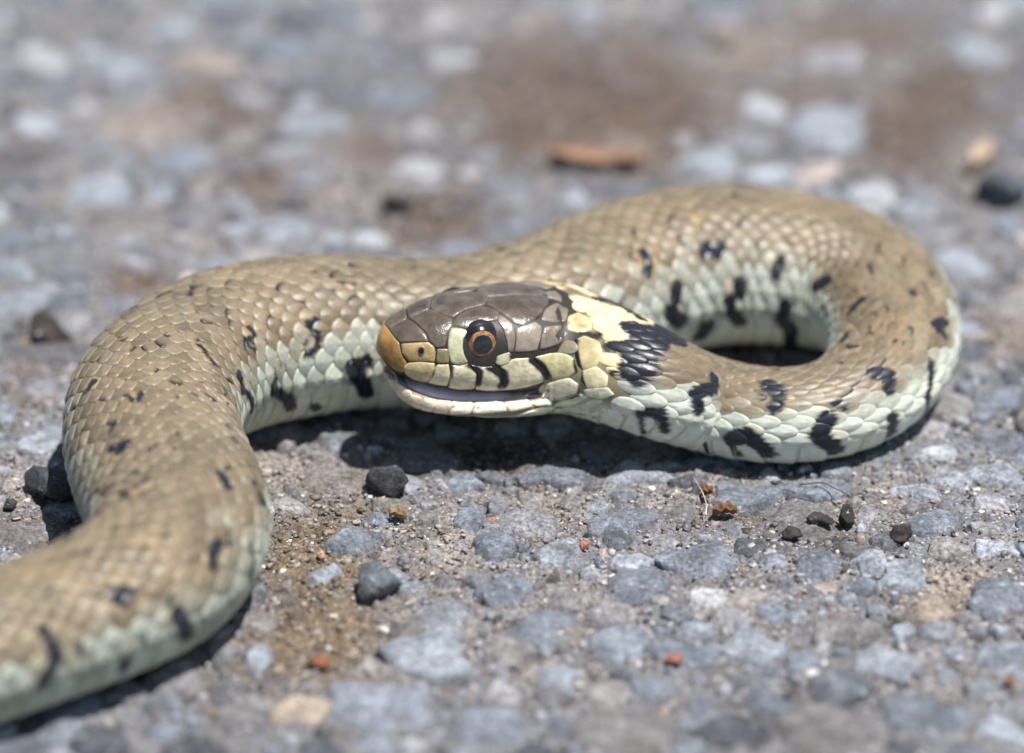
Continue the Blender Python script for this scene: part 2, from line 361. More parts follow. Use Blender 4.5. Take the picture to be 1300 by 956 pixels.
# ------------------------------------------------------------------ loose things lying on the pavement
def loose_stone(px, py, hx, hy, colr, h, label, group=None, seed=1, name='loose_stone'):
    p = hit_z(px, py + hy * .3, 0); k = np.linalg.norm(p - cam_pos) * KPX; rx = hx * k; ry = rx * .85
    r = random.Random(seed)
    nu, nv = 26, 16; V = [(0, 0, 1.0)]
    for a in range(1, nv):
        t = math.pi * a / nv
        for b in range(nu): V.append((math.sin(t) * math.cos(b * 2 * math.pi / nu), math.sin(t) * math.sin(b * 2 * math.pi / nu), math.cos(t)))
    V.append((0, 0, -1.0)); D = np.array(V)
    # chip it with random planes so that it breaks into facets
    rad = np.ones(len(D))
    for _ in range(11):
        n = np.array([r.gauss(0, 1), r.gauss(0, 1), r.gauss(0, .9)]); n /= np.linalg.norm(n); d = r.uniform(.45, .82)
        den = D @ n; rad = np.where(den > .3, np.minimum(rad, d / np.maximum(den, .3)), rad)
    D = D * rad[:, None]; D *= (1 + (.22 if seed > 30 else .10) * fbm(D, 3.0, 3, seed))[:, None] * 1.12
    D[:, 0] *= rx; D[:, 1] *= ry; D[:, 2] *= h
    D += np.array([p[0], p[1], h * .55 - .3])
    F = [(0, 1 + b, 1 + (b + 1) % nu) for b in range(nu)]
    for a in range(nv - 2):
        for b in range(nu):
            i = 1 + a * nu + b; j = 1 + a * nu + (b + 1) % nu; F += [(i, i + nu, j + nu), (i, j + nu, j)]
    L = len(D) - 1; F += [(L, 1 + (nv - 2) * nu + (b + 1) % nu, 1 + (nv - 2) * nu + b) for b in range(nu)]
    cc = np.array(colr) * (1 + .3 * fbm(D, .8, 3, seed))[:, None]
    o = mesh_obj(name, D, np.array(F), M_stone, None, cc, smooth=False, origin=(p[0], p[1], 0))
    return tag(o, label, 'stone' if name == 'loose_stone' else 'pebble', group)
BK = (.035, .036, .04)
loose_stone(496, 612, 28, 22, (.055, .058, .065), 2.0, 'small black stone sitting just below the open jaw of the snake', 'loose dark stones', 3)
loose_stone(482, 738, 37, 27, (.15, .165, .19), 2.0, 'dark blue-grey angular stone standing out of the brown grit in the foreground', 'loose dark stones', 5)
loose_stone(72, 615, 42, 32, (.07, .075, .085), 2.3, 'sooty black stone half in shadow against the left bend of the snake', 'loose dark stones', 8)
loose_stone(60, 425, 30, 22, (.05, .04, .035), 2.4, 'blurred dark brown stone on the asphalt left of the snake, above its bend', 'loose dark stones', 12)
loose_stone(12, 640, 11, 8, (.05, .05, .05), .7, 'tiny black stone at the left edge of the picture', 'loose dark stones', 13)
loose_stone(1275, 245, 34, 28, (.085, .10, .125), 2.6, 'blurred dark blue stone at the right edge behind the snake', 'loose dark stones', 15)
loose_stone(505, 262, 22, 12, (.06, .05, .045), 1.6, 'blurred blackish stone in the brown soil behind the body of the snake', 'loose dark stones', 16)
loose_stone(853, 836, 12, 11, (.50, .20, .14), .9, 'brick-red pebble in the blurred foreground right of centre', 'red pebbles', 21, 'pebble')
loose_stone(406, 838, 13, 10, (.48, .19, .10), .9, 'orange-red pebble in the brown grit at the bottom left', 'red pebbles', 22, 'pebble')
loose_stone(407, 703, 7, 6, (.62, .38, .27), .6, 'small salmon-pink pebble between two flat grey stones', 'red pebbles', 23, 'pebble')
loose_stone(742, 690, 8, 6, (.45, .18, .12), .5, 'tiny rusty pebble among grey stones below the head', 'red pebbles', 24, 'pebble')
loose_stone(1282, 862, 9, 7, (.45, .2, .1), .6, 'rusty brown pebble at the bottom right corner', 'red pebbles', 25, 'pebble')
loose_stone(1042, 660, 15, 11, (.05, .045, .04), 1.0, 'left one of two crumbly black lumps under the lowest part of the loop', 'crumbly black lumps', 31)
loose_stone(1075, 655, 16, 14, (.05, .045, .04), 1.2, 'right one of two crumbly black lumps under the lowest part of the loop', 'crumbly black lumps', 32)
loose_stone(1145, 678, 18, 11, (.06, .05, .045), 1.0, 'black crumbly lump lying alone right of the other two', 'crumbly black lumps', 33)
loose_stone(1003, 678, 14, 9, (.05, .045, .04), .8, 'low black crumb left of the crumbly lumps', 'crumbly black lumps', 34)

def flake(name, px, py, lx, ly, rot, colr, label, cat, curl=.5, seed=1, z=.25):
    """a curled dry leaf scrap with thickness"""
    p = hit_z(px, py, 0); k = np.linalg.norm(p - cam_pos) * KPX; a, b = lx * k, ly * k * 1.6
    nu, nv = 18, 9; U, W = np.meshgrid(np.linspace(-1, 1, nu), np.linspace(-1, 1, nv))
    wid = np.sqrt(np.clip(1 - U ** 2, 0, 1)) * .95 + .05
    wid = wid * (1 + .25 * np.sin(U * 7 + seed))
    x = U * a; y = W * b * wid; zz = curl * (W ** 2 * .9 + .4 * U ** 2 * np.sin(seed)) + .12 * np.sin(U * 9 + W * 4)
    T = np.stack([x.ravel(), y.ravel(), zz.ravel()], 1); c, s = math.cos(rot), math.sin(rot)
    T = np.stack([T[:, 0] * c - T[:, 1] * s, T[:, 0] * s + T[:, 1] * c, T[:, 2]], 1) + np.array([p[0], p[1], z])
    B = T.copy(); B[:, 2] -= .12; V = np.concatenate([T, B]); n = nu * nv; F = []
    for j in range(nv - 1):
        for i in range(nu - 1):
            q = j * nu + i; F.append((q, q + 1, q + nu + 1, q + nu)); F.append((q + n, q + nu + n, q + nu + 1 + n, q + 1 + n))
    for i in range(nu - 1): F.append((i, i + n, i + 1 + n, i + 1)); q = (nv - 1) * nu + i; F.append((q, q + 1, q + 1 + n, q + n))
    for j in range(nv - 1): q = j * nu; F.append((q, q + nu, q + nu + n, q + n)); q += nu - 1; F.append((q, q + n, q + nu + n, q + nu))
    cc = np.array(colr) * (1 + .35 * fbm(V, .9, 3, seed))[:, None]
    return tag(mesh_obj(name, V, np.array(F), M_leaf, None, cc, origin=(p[0], p[1], 0)), label, cat)
flake('leaf_scrap', 757, 208, 60, 12, -.15, (.25, .15, .10), 'blurred orange-brown dry leaf scrap behind the rising back of the snake', 'leaf', 1.2, 2)
flake('leaf_scrap', 1247, 205, 40, 7, 1.15, (.46, .36, .27), 'blurred pale tan leaf scrap leaning upward at the right, behind the loop', 'leaf', 1.3, 3, .6)
flake('leaf_scrap', 505, 657, 13, 5, -.5, (.24, .16, .09), 'crumpled yellow-brown leaf scrap just below the small black stone', 'leaf', .8, 4)
flake('seed_husk', 920, 652, 16, 6, .15, (.17, .09, .05), 'dark brown seed husk on the grit under the neck of the snake', 'husk', .9, 5)
flake('seed_husk', 897, 628, 8, 6, .5, (.15, .07, .05), 'little reddish brown husk just above the larger dark seed husk', 'husk', .8, 6)

def fibre(pts, rad, colr, label):
    P = []
    for (px, py, h) in pts: P.append(hit_z(px, py, h))
    P = np.array(P); n = 24; t = np.linspace(0, len(P) - 1, n); Q = np.stack([np.interp(t, range(len(P)), P[:, k]) for k in range(3)], 1)
    for _ in range(3): Q[1:-1] = (Q[:-2] + Q[1:-1] * 2 + Q[2:]) / 4
    V, F = [], []
    for i in range(n):
        T = Q[min(i + 1, n - 1)] - Q[max(i - 1, 0)]; T /= np.linalg.norm(T); A = np.cross(T, (0, 0, 1.)); A /= np.linalg.norm(A) + 1e-9; B = np.cross(A, T)
        r = rad * (1 - .6 * i / n)
        for k in range(6): V.append(Q[i] + r * (math.cos(k * math.pi / 3) * A + math.sin(k * math.pi / 3) * B))
    for i in range(n - 1):
        for k in range(6): F.append((i * 6 + k, i * 6 + (k + 1) % 6, i * 6 + 6 + (k + 1) % 6, i * 6 + 6 + k))
    F.append(tuple(range(5, -1, -1))); F.append(tuple((n - 1) * 6 + k for k in range(6)))
    cc = np.tile(np.array(colr), (len(V), 1))
    tag(mesh_obj('plant_fibre', V, F, M_leaf, None, cc, origin=P[0]), label, 'fibre')
fibre([(896, 654, .3), (897, 640, .8), (892, 625, 1.2), (880, 605, .7)], .10, (.55, .48, .38), 'thin pale plant fibre standing beside the brown husks under the neck')
fibre([(1015, 615, .5), (1045, 612, .8), (1080, 630, .7)], .12, (.12, .1, .08), 'short dark fibre curved across a grey stone below the loop')

# ------------------------------------------------------------------ the snake: its centre line
YAW = math.radians(20); PIT = math.radians(9.5)
A_ = np.array([math.cos(YAW) * math.cos(PIT), math.sin(YAW) * math.cos(PIT), -math.sin(PIT)])     # from snout to nape
S0 = hit_z(481, 441, 14.2)
HEADL = 21.0
# x, y of the middle of the body and its half thickness as seen, optional height of the centre
PATH = [(800, 474, 70, 9.6), (850, 496, 66, 7.6), (900, 514, 62, None), (950, 525, 61, None), (1000, 528, 61, None), (1050, 521, 62, None), (1096, 500, 66, None), (1126, 466, 73, None),
    (1133, 420, 80, None), (1108, 378, 88, None), (1060, 352, 95, None), (1000, 341, 99, None), (930, 336, 102, None), (850, 344, 104, None), (780, 364, 102, None), (705, 394, 100, None),
    (620, 416, 97, None), (540, 424, 95, None), (460, 422, 98, None), (380, 427, 104, None), (305, 441, 106, None), (243, 468, 105, None), (203, 505, 105, None), (193, 550, 104, None),
    (206, 600, 107, None), (225, 648, 108, None), (224, 694, 106, None), (187, 737, 102, None), (128, 769, 97, None), (60, 796, 95, None), (-10, 820, 96, None), (-90, 842, 96, None),
    (-190, 852, 94, None), (-300, 840, 90, None), (-400, 790, 80, None), (-460, 710, 68, None), (-500, 620, 54, None), (-560, 540, 42, None), (-650, 490, 30, None), (-740, 470, 18, None), (-830, 480, 6, None)]
ctrl = [S0 + A_ * d for d in (0, 7, 14, HEADL)]; crad = [6.2, 6.2, 6.2, 6.2]
for px, py, rp, h in PATH:
    p = hit_z(px, py, 8.0)
    for _ in range(4):
        r = rp * ((p - cam_pos) @ fwd) * KPX; z = (r * .95 - .25) if h is None else h; p = hit_z(px, py, z)
    ctrl.append(p); crad.append(r)
ctrl = np.array(ctrl); crad = np.array(crad)
def catmull(C, n=24):
    out = []
    for i in range(len(C) - 1):
        p0 = C[max(i - 1, 0)] if i > 0 else 2 * C[0] - C[1]; p1 = C[i]; p2 = C[i + 1]; p3 = C[min(i + 2, len(C) - 1)]
        for k in range(n):
            t = k / n; out.append(.5 * ((2 * p1) + (-p0 + p2) * t + (2 * p0 - 5 * p1 + 4 * p2 - p3) * t * t + (-p0 + 3 * p1 - 3 * p2 + p3) * t ** 3))
    out.append(C[-1]); return np.array(out)
D4 = catmull(np.column_stack([ctrl, crad]))
seg = np.linalg.norm(np.diff(D4[:, :3], axis=0), axis=1); arc = np.concatenate([[0], np.cumsum(seg)])
STEP = .4; SS = np.arange(0, arc[-1], STEP); CL = np.stack([np.interp(SS, arc, D4[:, k]) for k in range(4)], 1)
nh = int(HEADL / STEP)
for _ in range(40):      # relax the kinks, keep the head straight
    CL[nh:-1] = CL[nh:-1] * .5 + (CL[nh - 1:-2] + CL[nh + 1:]) * .25
seg = np.linalg.norm(np.diff(CL[:, :3], axis=0), axis=1); arc = np.concatenate([[0], np.cumsum(seg)]); LEN = arc[-1]
SS = np.arange(0, LEN, STEP); CL = np.stack([np.interp(SS, arc, CL[:, k]) for k in range(4)], 1)
TT = np.gradient(CL[:, :3], axis=0); TT /= np.linalg.norm(TT, axis=1)[:, None]
UU = np.array([0, 0, 1.]) - TT * TT[:, 2:3]; UU /= np.linalg.norm(UU, axis=1)[:, None]
LL = np.cross(UU, TT)        # with the snout to the left this points away from the camera
def fr(arr, s): return np.stack([np.interp(s, SS, arr[:, k]) for k in range(arr.shape[1])], -1)

hs =  np.array([0,   1,   2,   3.5, 5,   8,   11,  15,  19,  22,  25,  30,  36])
h_t = np.array([1.9, 2.5, 3.0, 3.8, 4.55, 5.5, 5.95, 6.3, 6.2, 5.9, 5.6, 5.7, 5.9])
h_m = np.array([-1.7, -2.1, -2.5, -2.9, -3.3, -3.85, -4.05, -3.9, -3.2, -2.6, -2.2, -2, -2])
h_b = np.array([-3.6, -4.3, -5.2, -5.9, -6.35, -6.6, -6.45, -6.2, -6.1, -6.0, -5.95, -5.9, -5.9])
h_w = np.array([2.1, 2.9, 3.6, 4.3, 4.9, 5.8, 6.4, 7.1, 7.6, 7.7, 7.3, 6.5, 6.2])
h_g = np.array([0.2, .25, .3, .35, .35, .15, -.35, -.8, -.8, 0, 0, 0, 0])
def prof(tab, s): return np.interp(s, hs, tab)
def smooth_prof(tab):
    x = np.linspace(0, 36, 361); y = np.interp(x, hs, tab)
    for _ in range(60): y[1:-1] = (y[:-2] + 2 * y[1:-1] + y[2:]) / 4
    return x, y
SP = {k: smooth_prof(v) for k, v in dict(t=h_t, m=h_m, b=h_b, w=h_w, g=h_g).items()}
def sp(k, s): return np.interp(s, *SP[k])
def blend_body(s, head, body): w = sstep(24, 40, s); return head * (1 - w) + body * w
def section(s, phi, kind='hull'):
    """surface point of the snake at distance s from the snout, angle phi from the back (radians)"""
    s = np.asarray(s, float); phi = np.asarray(phi, float); s, phi = np.broadcast_arrays(s, phi)
    r = np.interp(s, SS, CL[:, 3])
    W = blend_body(s, sp('w', s), r * 1.05); zt = blend_body(s, sp('t', s), r * .95); zb = blend_body(s, sp('b', s), -r * .95)
    n = 2.05 + .65 * (1 - sstep(15, 34, s))
    if kind == 'body':
        w = sstep(17.5, 25, s); bot = sp('m', s) * (1 - w) + zb * w
        zc = bot + (.42 + .08 * w) * (zt - bot)
        rd = np.clip(s / 1.7, 0, 1); rd = np.sqrt(np.clip(1 - (1 - rd) ** 2, 0, 1))
        W = W * rd; zc0 = .35; zt = zc0 + (zt - zc0) * rd; bot = zc0 + (bot - zc0) * rd; zc = zc0 + (zc - zc0) * rd
        end = np.clip((LEN - s) / 3, 0.02, 1); W = W * end; zt = zt * end; bot = bot * end
    elif kind == 'jaw':
        zt = sp('m', s) - sp('g', s); bot = zb; zc = zt + .35 * (bot - zt); W = W - .30 + .12 * sstep(8, 13, s) - .45 * sstep(17, 22, s)
        rd = np.clip((s - 1.2) / 2.4, 0, 1); rd = np.sqrt(np.clip(1 - (1 - rd) ** 2, 0, 1)); e = np.sqrt(np.clip((26 - s) / 5, 0, 1))
        W = W * rd * e; z0 = zt - .35; bot = z0 + (bot - z0) * rd * e; zt = z0 + (zt - z0) * rd; zc = z0 + (zc - z0) * rd
        n = 2.75
    else:
        bot = zb; zc = (zt + zb) / 2
    sn, cs = np.sin(phi), np.cos(phi)
    x = W * np.sign(sn) * np.abs(sn) ** (2 / n)
    R = np.where(cs > 0, zt - zc, zc - bot)
    z = zc + R * np.sign(cs) * np.abs(cs) ** (2 / n)
    return fr(CL[:, :3], s) + fr(UU, s) * z[..., None] - fr(LL, s) * x[..., None]      # phi > 0 : the snake's left, facing the camera at the head
def normal(s, phi, kind='hull'):
    e = .05; a = section(s + e, phi, kind) - section(s - e, phi, kind); b = section(s, phi + .01, kind) - section(s, phi - .01, kind)
    n = np.cross(b, a); l = np.linalg.norm(n, axis=-1)[..., None]; n = n / np.maximum(l, 1e-9)
    c = section(s, phi, kind) - fr(CL[:, :3], np.broadcast_to(s, n.shape[:-1]) if np.ndim(s) == 0 else s)
    sg = np.sign((n * c).sum(-1)); sg[sg == 0] = 1; return n * sg[..., None]

def loft(kind, svals, nphi):
    ph = np.arange(nphi) * 2 * math.pi / nphi; S, PH = np.meshgrid(svals, ph, indexing='ij')
    V = section(S, PH, kind).reshape(-1, 3); ns = len(svals); F = []
    i = (np.arange(ns - 1)[:, None] * nphi + np.arange(nphi)[None]); j = (np.arange(ns - 1)[:, None] * nphi + (np.arange(nphi)[None] + 1) % nphi)
    F = [tuple(q) for q in np.stack([i, j, j + nphi, i + nphi], -1).reshape(-1, 4)]
    F.append(tuple(range(nphi))); F.append(tuple((ns - 1) * nphi + k for k in range(nphi - 1, -1, -1)))
    return V, F, S.ravel(), PH.ravel()
sb = np.concatenate([.02 + 1.7 * np.linspace(0, 1, 9) ** 2, np.arange(2.1, 40, .45), np.arange(40, LEN - 3, .7), LEN - 3 + 2.95 * np.linspace(0, 1, 8)])
VB, FB, SB, PB = loft('body', sb, 96)
sj = np.concatenate([1.22 + 2.4 * np.linspace(0, 1, 9) ** 2, np.arange(4.0, 25.9, .45)])
VJ, FJ, SJ, PJ = loft('jaw', sj, 72)

# ------------------------------------------------------------------ the markings, traced on the surface of the body
gs = np.arange(10, LEN - 5, .4); gp = np.linspace(-math.pi, math.pi, 120, endpoint=False)
GS, GP = np.meshgrid(gs, gp, indexing='ij'); GS = GS.ravel(); GP = GP.ravel(); GX = section(GS, GP); GN = normal(GS, GP)
gx, gy, gz = project(GX); facing = ((cam_pos - GX) * GN).sum(1) > 0
vis = facing & (gx > -60) & (gx < 1360) & (gy > -60) & (gy < 1010)
vx, vy, vz, vi = gx[vis], gy[vis], gz[vis], np.nonzero(vis)[0]
def pick(px, py):
    d = np.hypot(vx - px, vy - py); ok = d < 5
    if not ok.any(): ok = d < d.min() + 1
    k = np.nonzero(ok)[0]; zmin = vz[k].min(); k = k[vz[k] < zmin + 4]; k = k[np.argmin(d[k])]; return GS[vi[k]], GP[vi[k]]
Z1 = (440, 330, .3385, .3385); Z2 = (460, 340, 1 / 4.782, 1 / 4.78); Z3 = (650, 340, .2301, .2301); Z4 = (80, 290, .3243, .3243); Z5 = (0, 560, .3241, .3241); Z6 = (800, 220, .3975, .3975)
def zz(Z, pts): return [(Z[0] + x * Z[2], Z[1] + y * Z[3]) for x, y in pts]
BLACK = [
 (Z4, 12, [(525, 465), (555, 490), (570, 515), (595, 545)]), (Z4, 12, [(725, 395), (745, 420), (715, 440), (710, 465), (745, 478)]), (Z4, 13, [(990, 365), (955, 385), (995, 410), (985, 455), (950, 490)]),
 (Z4, 17, [(685, 575), (690, 630), (730, 670), (725, 720)]), (Z4, 12, [(850, 545), (820, 600)]), (Z4, 20, [(820, 625), (880, 660), (890, 700)]), (Z4, 26, [(1180, 520), (1130, 545), (1170, 590), (1190, 650)]),
 (Z4, 16, [(985, 690), (1000, 705)]), (Z4, 10, [(1080, 215), (1140, 230)]), (Z4, 7, [(1010, 98), (1050, 100)]), (Z4, 17, [(90, 655), (130, 610)]), (Z4, 7, [(210, 455), (250, 440), (265, 435)]), (Z4, 7, [(405, 410), (415, 430)]),
 (Z4, 11, [(245, 660), (270, 680)]), (Z4, 12, [(305, 650), (300, 675)]), (Z4, 20, [(205, 860), (240, 850), (220, 878)]), (Z4, 5, [(230, 690), (228, 730)]), (Z4, 6, [(430, 700), (432, 730)]), (Z4, 7, [(480, 640), (530, 665)]),
 (Z4, 8, [(605, 820), (610, 850)]), (Z4, 8, [(435, 870), (445, 850)]), (Z4, 11, [(80, 790), (70, 860), (60, 930)]), (Z4, 8, [(625, 640), (650, 720)]),
 (Z5, 14, [(400, 215), (440, 185)]), (Z5, 12, [(480, 220), (580, 155)]), (Z5, 20, [(870, 140), (885, 180)]), (Z5, 16, [(990, 165), (1012, 230)]), (Z5, 9, [(610, 385), (660, 380)]), (Z5, 20, [(855, 400), (830, 440), (835, 485)]),
 (Z5, 15, [(975, 410), (985, 480), (972, 540)]), (Z5, 28, [(445, 600), (495, 590), (470, 620)]), (Z5, 12, [(440, 685), (450, 690)]), (Z5, 13, [(665, 600), (655, 635)]), (Z5, 28, [(690, 670), (710, 720), (735, 760)]),
 (Z5, 24, [(165, 745), (200, 790), (215, 830), (200, 890), (150, 950)]), (Z5, 20, [(490, 865), (480, 890)]), (Z5, 8, [(0, 670), (10, 672)]), (Z5, 14, [(300, 800), (310, 840)]), (Z5, 10, [(560, 760), (570, 790)]), (Z5, 12, [(900, 560), (905, 600)]), (Z5, 9, [(300, 560), (330, 565)]),
 (Z6, 15, [(40, 250), (60, 290), (50, 320)]), (Z6, 26, [(245, 245), (275, 250)]), (Z6, 15, [(475, 275), (462, 325)]), (Z6, 16, [(595, 362), (635, 345)]), (Z6, 18, [(150, 360), (140, 400)]), (Z6, 24, [(120, 440), (155, 470)]),
 (Z6, 18, [(345, 350), (345, 380), (315, 405), (320, 440), (350, 480)]), (Z6, 26, [(245, 490), (225, 520)]), (Z6, 20, [(500, 425), (490, 460), (515, 500), (515, 550)]), (Z6, 9, [(625, 430), (630, 455)]), (Z6, 14, [(735, 410), (700, 445)]),
 (Z6, 10, [(695, 515), (680, 540)]), (Z6, 10, [(700, 560), (720, 560)]), (Z6, 7, [(765, 305), (772, 318)]), (Z6, 9, [(905, 380), (905, 392)]), (Z6, 6, [(818, 445), (825, 445)]), (Z6, 7, [(840, 542), (850, 536)]),
 (Z6, 10, [(975, 310), (992, 330)]), (Z6, 14, [(1010, 475), (970, 488), (1000, 520)]), (Z6, 13, [(955, 600), (960, 650), (945, 700), (930, 780)]), (Z6, 21, [(780, 640), (820, 645), (820, 690)]), (Z6, 13, [(650, 735), (690, 740)]),
 (Z6, 19, [(440, 680), (485, 700), (470, 745)]), (Z6, 17, [(265, 655), (265, 690), (210, 700), (215, 750)]), (Z6, 24, [(625, 790), (600, 835), (640, 870), (655, 885)]), (Z6, 20, [(830, 780), (835, 830)]),
 (Z6, 22, [(325, 850), (380, 838), (420, 870), (435, 895)]), (Z6, 12, [(325, 850), (345, 900)]), (Z6, 8, [(240, 860), (245, 890)]), (Z6, 13, [(40, 765), (100, 762), (112, 810)]), (Z6, 8, [(40, 790), (45, 830)]),
 (Z3, 62, [(690, 350), (790, 390), (790, 440)]), (Z3, 60, [(700, 420), (730, 470), (740, 530)]), (Z3, 40, [(640, 320), (700, 330)]), (Z3, 42, [(655, 480), (650, 560), (690, 600)]), (Z3, 24, [(460, 180), (560, 200), (640, 245)]), (Z3, 28, [(660, 250), (800, 320)][:1] + [(720, 290)]),
 (Z3, 18, [(548, 590), (540, 640)]), (Z3, 11, [(370, 835), (470, 810)]), (Z3, 22, [(1010, 690), (1030, 760)]), (Z3, 22, [(700, 800), (800, 785), (850, 900)]), (Z3, 16, [(705, 800), (730, 910)])]
YELLOW = [(Z3, 74, [(370, 210), (480, 290), (560, 370), (545, 470), (490, 560), (420, 610)]), (Z3, 22, [(250, 100), (330, 110), (430, 145)])]
OCHRE = [(Z4, 20, [(385, 265), (350, 300)]), (Z4, 26, [(770, 250), (790, 260)]), (Z4, 26, [(530, 322), (570, 330)]), (Z4, 34, [(660, 150), (720, 155)]), (Z4, 20, [(320, 660), (355, 680)]), (Z4, 18, [(640, 850), (655, 880)]),
 (Z4, 22, [(405, 395), (440, 415)]), (Z4, 26, [(240, 640), (270, 700)]), (Z4, 24, [(570, 500), (600, 540)]), (Z5, 46, [(840, 470), (800, 540)]), (Z5, 60, [(440, 570), (520, 590)]), (Z5, 50, [(560, 400), (680, 410)]), (Z5, 46, [(690, 560), (760, 640)]),
 (Z5, 60, [(120, 480), (260, 500)]), (Z5, 46, [(180, 850), (160, 900)]), (Z5, 36, [(850, 220), (820, 200)]), (Z6, 30, [(40, 250), (60, 300)]), (Z6, 30, [(150, 120), (190, 140)]), (Z6, 20, [(850, 440), (870, 470)]), (Z6, 30, [(800, 500), (850, 540)]), (Z6, 26, [(900, 380), (910, 400)])]
def trace(lst):
    out = []
    for Z, hw, pts in lst:
        q = zz(Z, pts); sp_ = [pick(*p) for p in q]
        P3 = section(np.array([a for a, b in sp_]), np.array([b for a, b in sp_]))
        k = ((P3.mean(0) - cam_pos) @ fwd) * KPX * Z[2] * hw * 1.32
        out.append((P3, k, sp_))
    return out
def mirrored(lst):
    out = []
    for P3, k, sp_ in lst:
        S = np.array([a for a, b in sp_]); PH = np.array([b for a, b in sp_])
        if S.min() < 26: dS = 0
        else: dS = 1.4
        if np.abs(PH).mean() < 1.15 and S.min() > 45: continue
        X = section(S + dS, -PH); N = normal(S + dS, -PH)
        if S.min() > 45 and (((cam_pos - X) * N).sum(1) > 0).any(): continue
        out.append((X, k, None))
    return out
T_BLACK = trace(BLACK); T_YEL = trace(YELLOW); T_OCH = trace(OCHRE)
T_BLACK += mirrored(T_BLACK); T_YEL += mirrored(T_YEL)
def mark(P, lst, soft=.12, jit=.30):
    """1 inside a marking, 0 outside; signed by surface distance"""
    w = np.zeros(len(P)); jn = jit * fbm(P, .9, 2, 33)
    for P3, k, _ in lst:
        c = P3.mean(0); R = np.linalg.norm(P3 - c, axis=1).max() + k + 1.5
        idx = np.nonzero(((P - c) ** 2).sum(1) < R * R)[0]
        if not len(idx): continue
        Q = P[idx]; d = np.full(len(idx), 99.)
        for a, b in zip(P3[:-1], P3[1:]):
            ab = b - a; t = np.clip(((Q - a) @ ab) / (ab @ ab + 1e-9), 0, 1); d = np.minimum(d, np.linalg.norm(Q - a - t[:, None] * ab, axis=1))
        w[idx] = np.maximum(w[idx], sstep(soft, -soft, d + jn[idx] - k))
    return w

def skin_colour(P, s, phi, rnd, e, group=None, fleck=None):
    """pigment: e = 0 in the middle of a scale, 1 at its rim; group: how many points in a row belong to one scale"""
    def per(w, a, b, k):      # pull a marking towards whole scales
        if group is None: return w
        m = w.reshape(-1, group).mean(1).repeat(group); return sstep(a, b, w * (1 - k) + m * k)
    a = np.abs(phi) * 180 / math.pi; n = fbm(P, .22, 2, 50)
    aa = a + 12 * n + (rnd - .5) * 22
    back = sstep(140, 175, s); aa = aa - 15 * back
    brown = mix((.185, .145, .095), (.245, .183, .116), .5 + .5 * vnoise(P, .12, 60))
    brown = brown * (.74 + .40 * rnd[:, None]) * (1 + .18 * fbm(P, 1.3, 3, 91))[:, None]
    grey = mix((.37, .385, .325), (.42, .455, .41), rnd); grey = mix(grey, grey * np.array((.80, .82, .80)), back)
    belly = mix((.72, .73, .58), (.77, .80, .70), rnd); belly = mix(belly, belly * np.array((.72, .76, .72)), back)
    c = mix(brown, grey, sstep(44, 78, aa)); c = mix(c, belly, sstep(82, 100, aa))
    neckpale = (1 - sstep(50, 105, s)) * sstep(56, 80, a + 8 * n); c = mix(c, (.74, .78, .67), neckpale * .8)
    rim = mix((.29, .275, .20), (.58, .62, .52), sstep(30, 80, aa))
    c = mix(c, rim, np.clip(e, 0, 1) ** 4 * .8 * (.25 + .75 * rnd)); c = c * (1 - .72 * (e > .99))[:, None]
    c = mix(c, c * .72, .5 * np.exp(-((e - .62) / .12) ** 2))
    pale = sstep(.1, .5, fbm(P, .10, 2, 71)) * sstep(25, 60, a) * sstep(.3, .8, rnd); c = mix(c, (.44, .47, .38), pale * .5)
    och = per(mark(P, T_OCH, .9, .4), .25, .85, .85) * sstep(.05, .75, rnd)
    c = mix(c, (.31, .20, .075), och * (.35 + .4 * np.clip(e, 0, 1) ** 2) * (1 - .65 * back))
    bl = per(mark(P, T_BLACK, .12, .15), .30, .52, .45); halo = per(mark(P, [(p, k + .5, q) for p, k, q in T_BLACK], .5, .4), .3, .8, .8) * (1 - sstep(80, 96, a))
    c = mix(c, (.36, .24, .10), halo * (1 - bl) * .5 * sstep(30, 60, s) * sstep(.2, .8, rnd))
    yel = mark(P, T_YEL, .35, .35); yc = mix((.80, .66, .40), (.82, .77, .56), sstep(60, 100, a))
    yc = yc * (.88 + .2 * rnd)[:, None]; yc = mix(yc, (.55, .40, .20), np.clip(e, 0, 1) ** 6 * .5); c = mix(c, yc, yel)
    if fleck is not None: c = mix(c, (.03, .026, .022), fleck)
    c = mix(c, (.018, .020, .028), bl)
    return c

root = bpy.data.objects.new('grass_snake', None); COL.objects.link(root); root.location = Vector(np.array([S0[0], S0[1], 0]) * MM); root.empty_display_size = .01
tag(root, 'brown grass snake with yellow collar and black flank bars lying coiled, mouth open', 'snake')

RB = vnoise(VB, 1.1, 3) * .5 + .5
cb = skin_colour(VB, SB, PB, RB, np.ones(len(VB)) * .3) * (.32 + .4 * sstep(1.55, 1.75, np.abs((PB + math.pi) % (2 * math.pi) - math.pi)))[:, None]
cb[SB < 24] = (.035, .03, .026)
w = sstep(20, 27, SB)
cheek = sstep(17, 20, SB) * (1 - sstep(30, 36, SB)) * sstep(.95, 1.15, np.abs((PB + math.pi) % (2 * math.pi) - math.pi))
cb = mix(np.tile((.035, .03, .026), (len(VB), 1)), cb, w); cb = mix(cb, mix((.27, .235, .145), (.52, .51, .38), sstep(1.55, 1.8, np.abs((PB + math.pi) % (2 * math.pi) - math.pi))), cheek)
body = mesh_obj('body', VB, FB, M_skin, root, cb)
cj = np.tile(np.array((.05, .045, .035)), (len(VJ), 1)); cj = mix(np.tile((.30, .22, .17), (len(VJ), 1)), (.60, .60, .46), sstep(1.9, 2.4, np.abs((PJ + math.pi) % (2 * math.pi) - math.pi)))
top = sstep(1.25, .9, np.abs((PJ + math.pi) % (2 * math.pi) - math.pi)); cj = mix(cj, (.40, .30, .32), top)
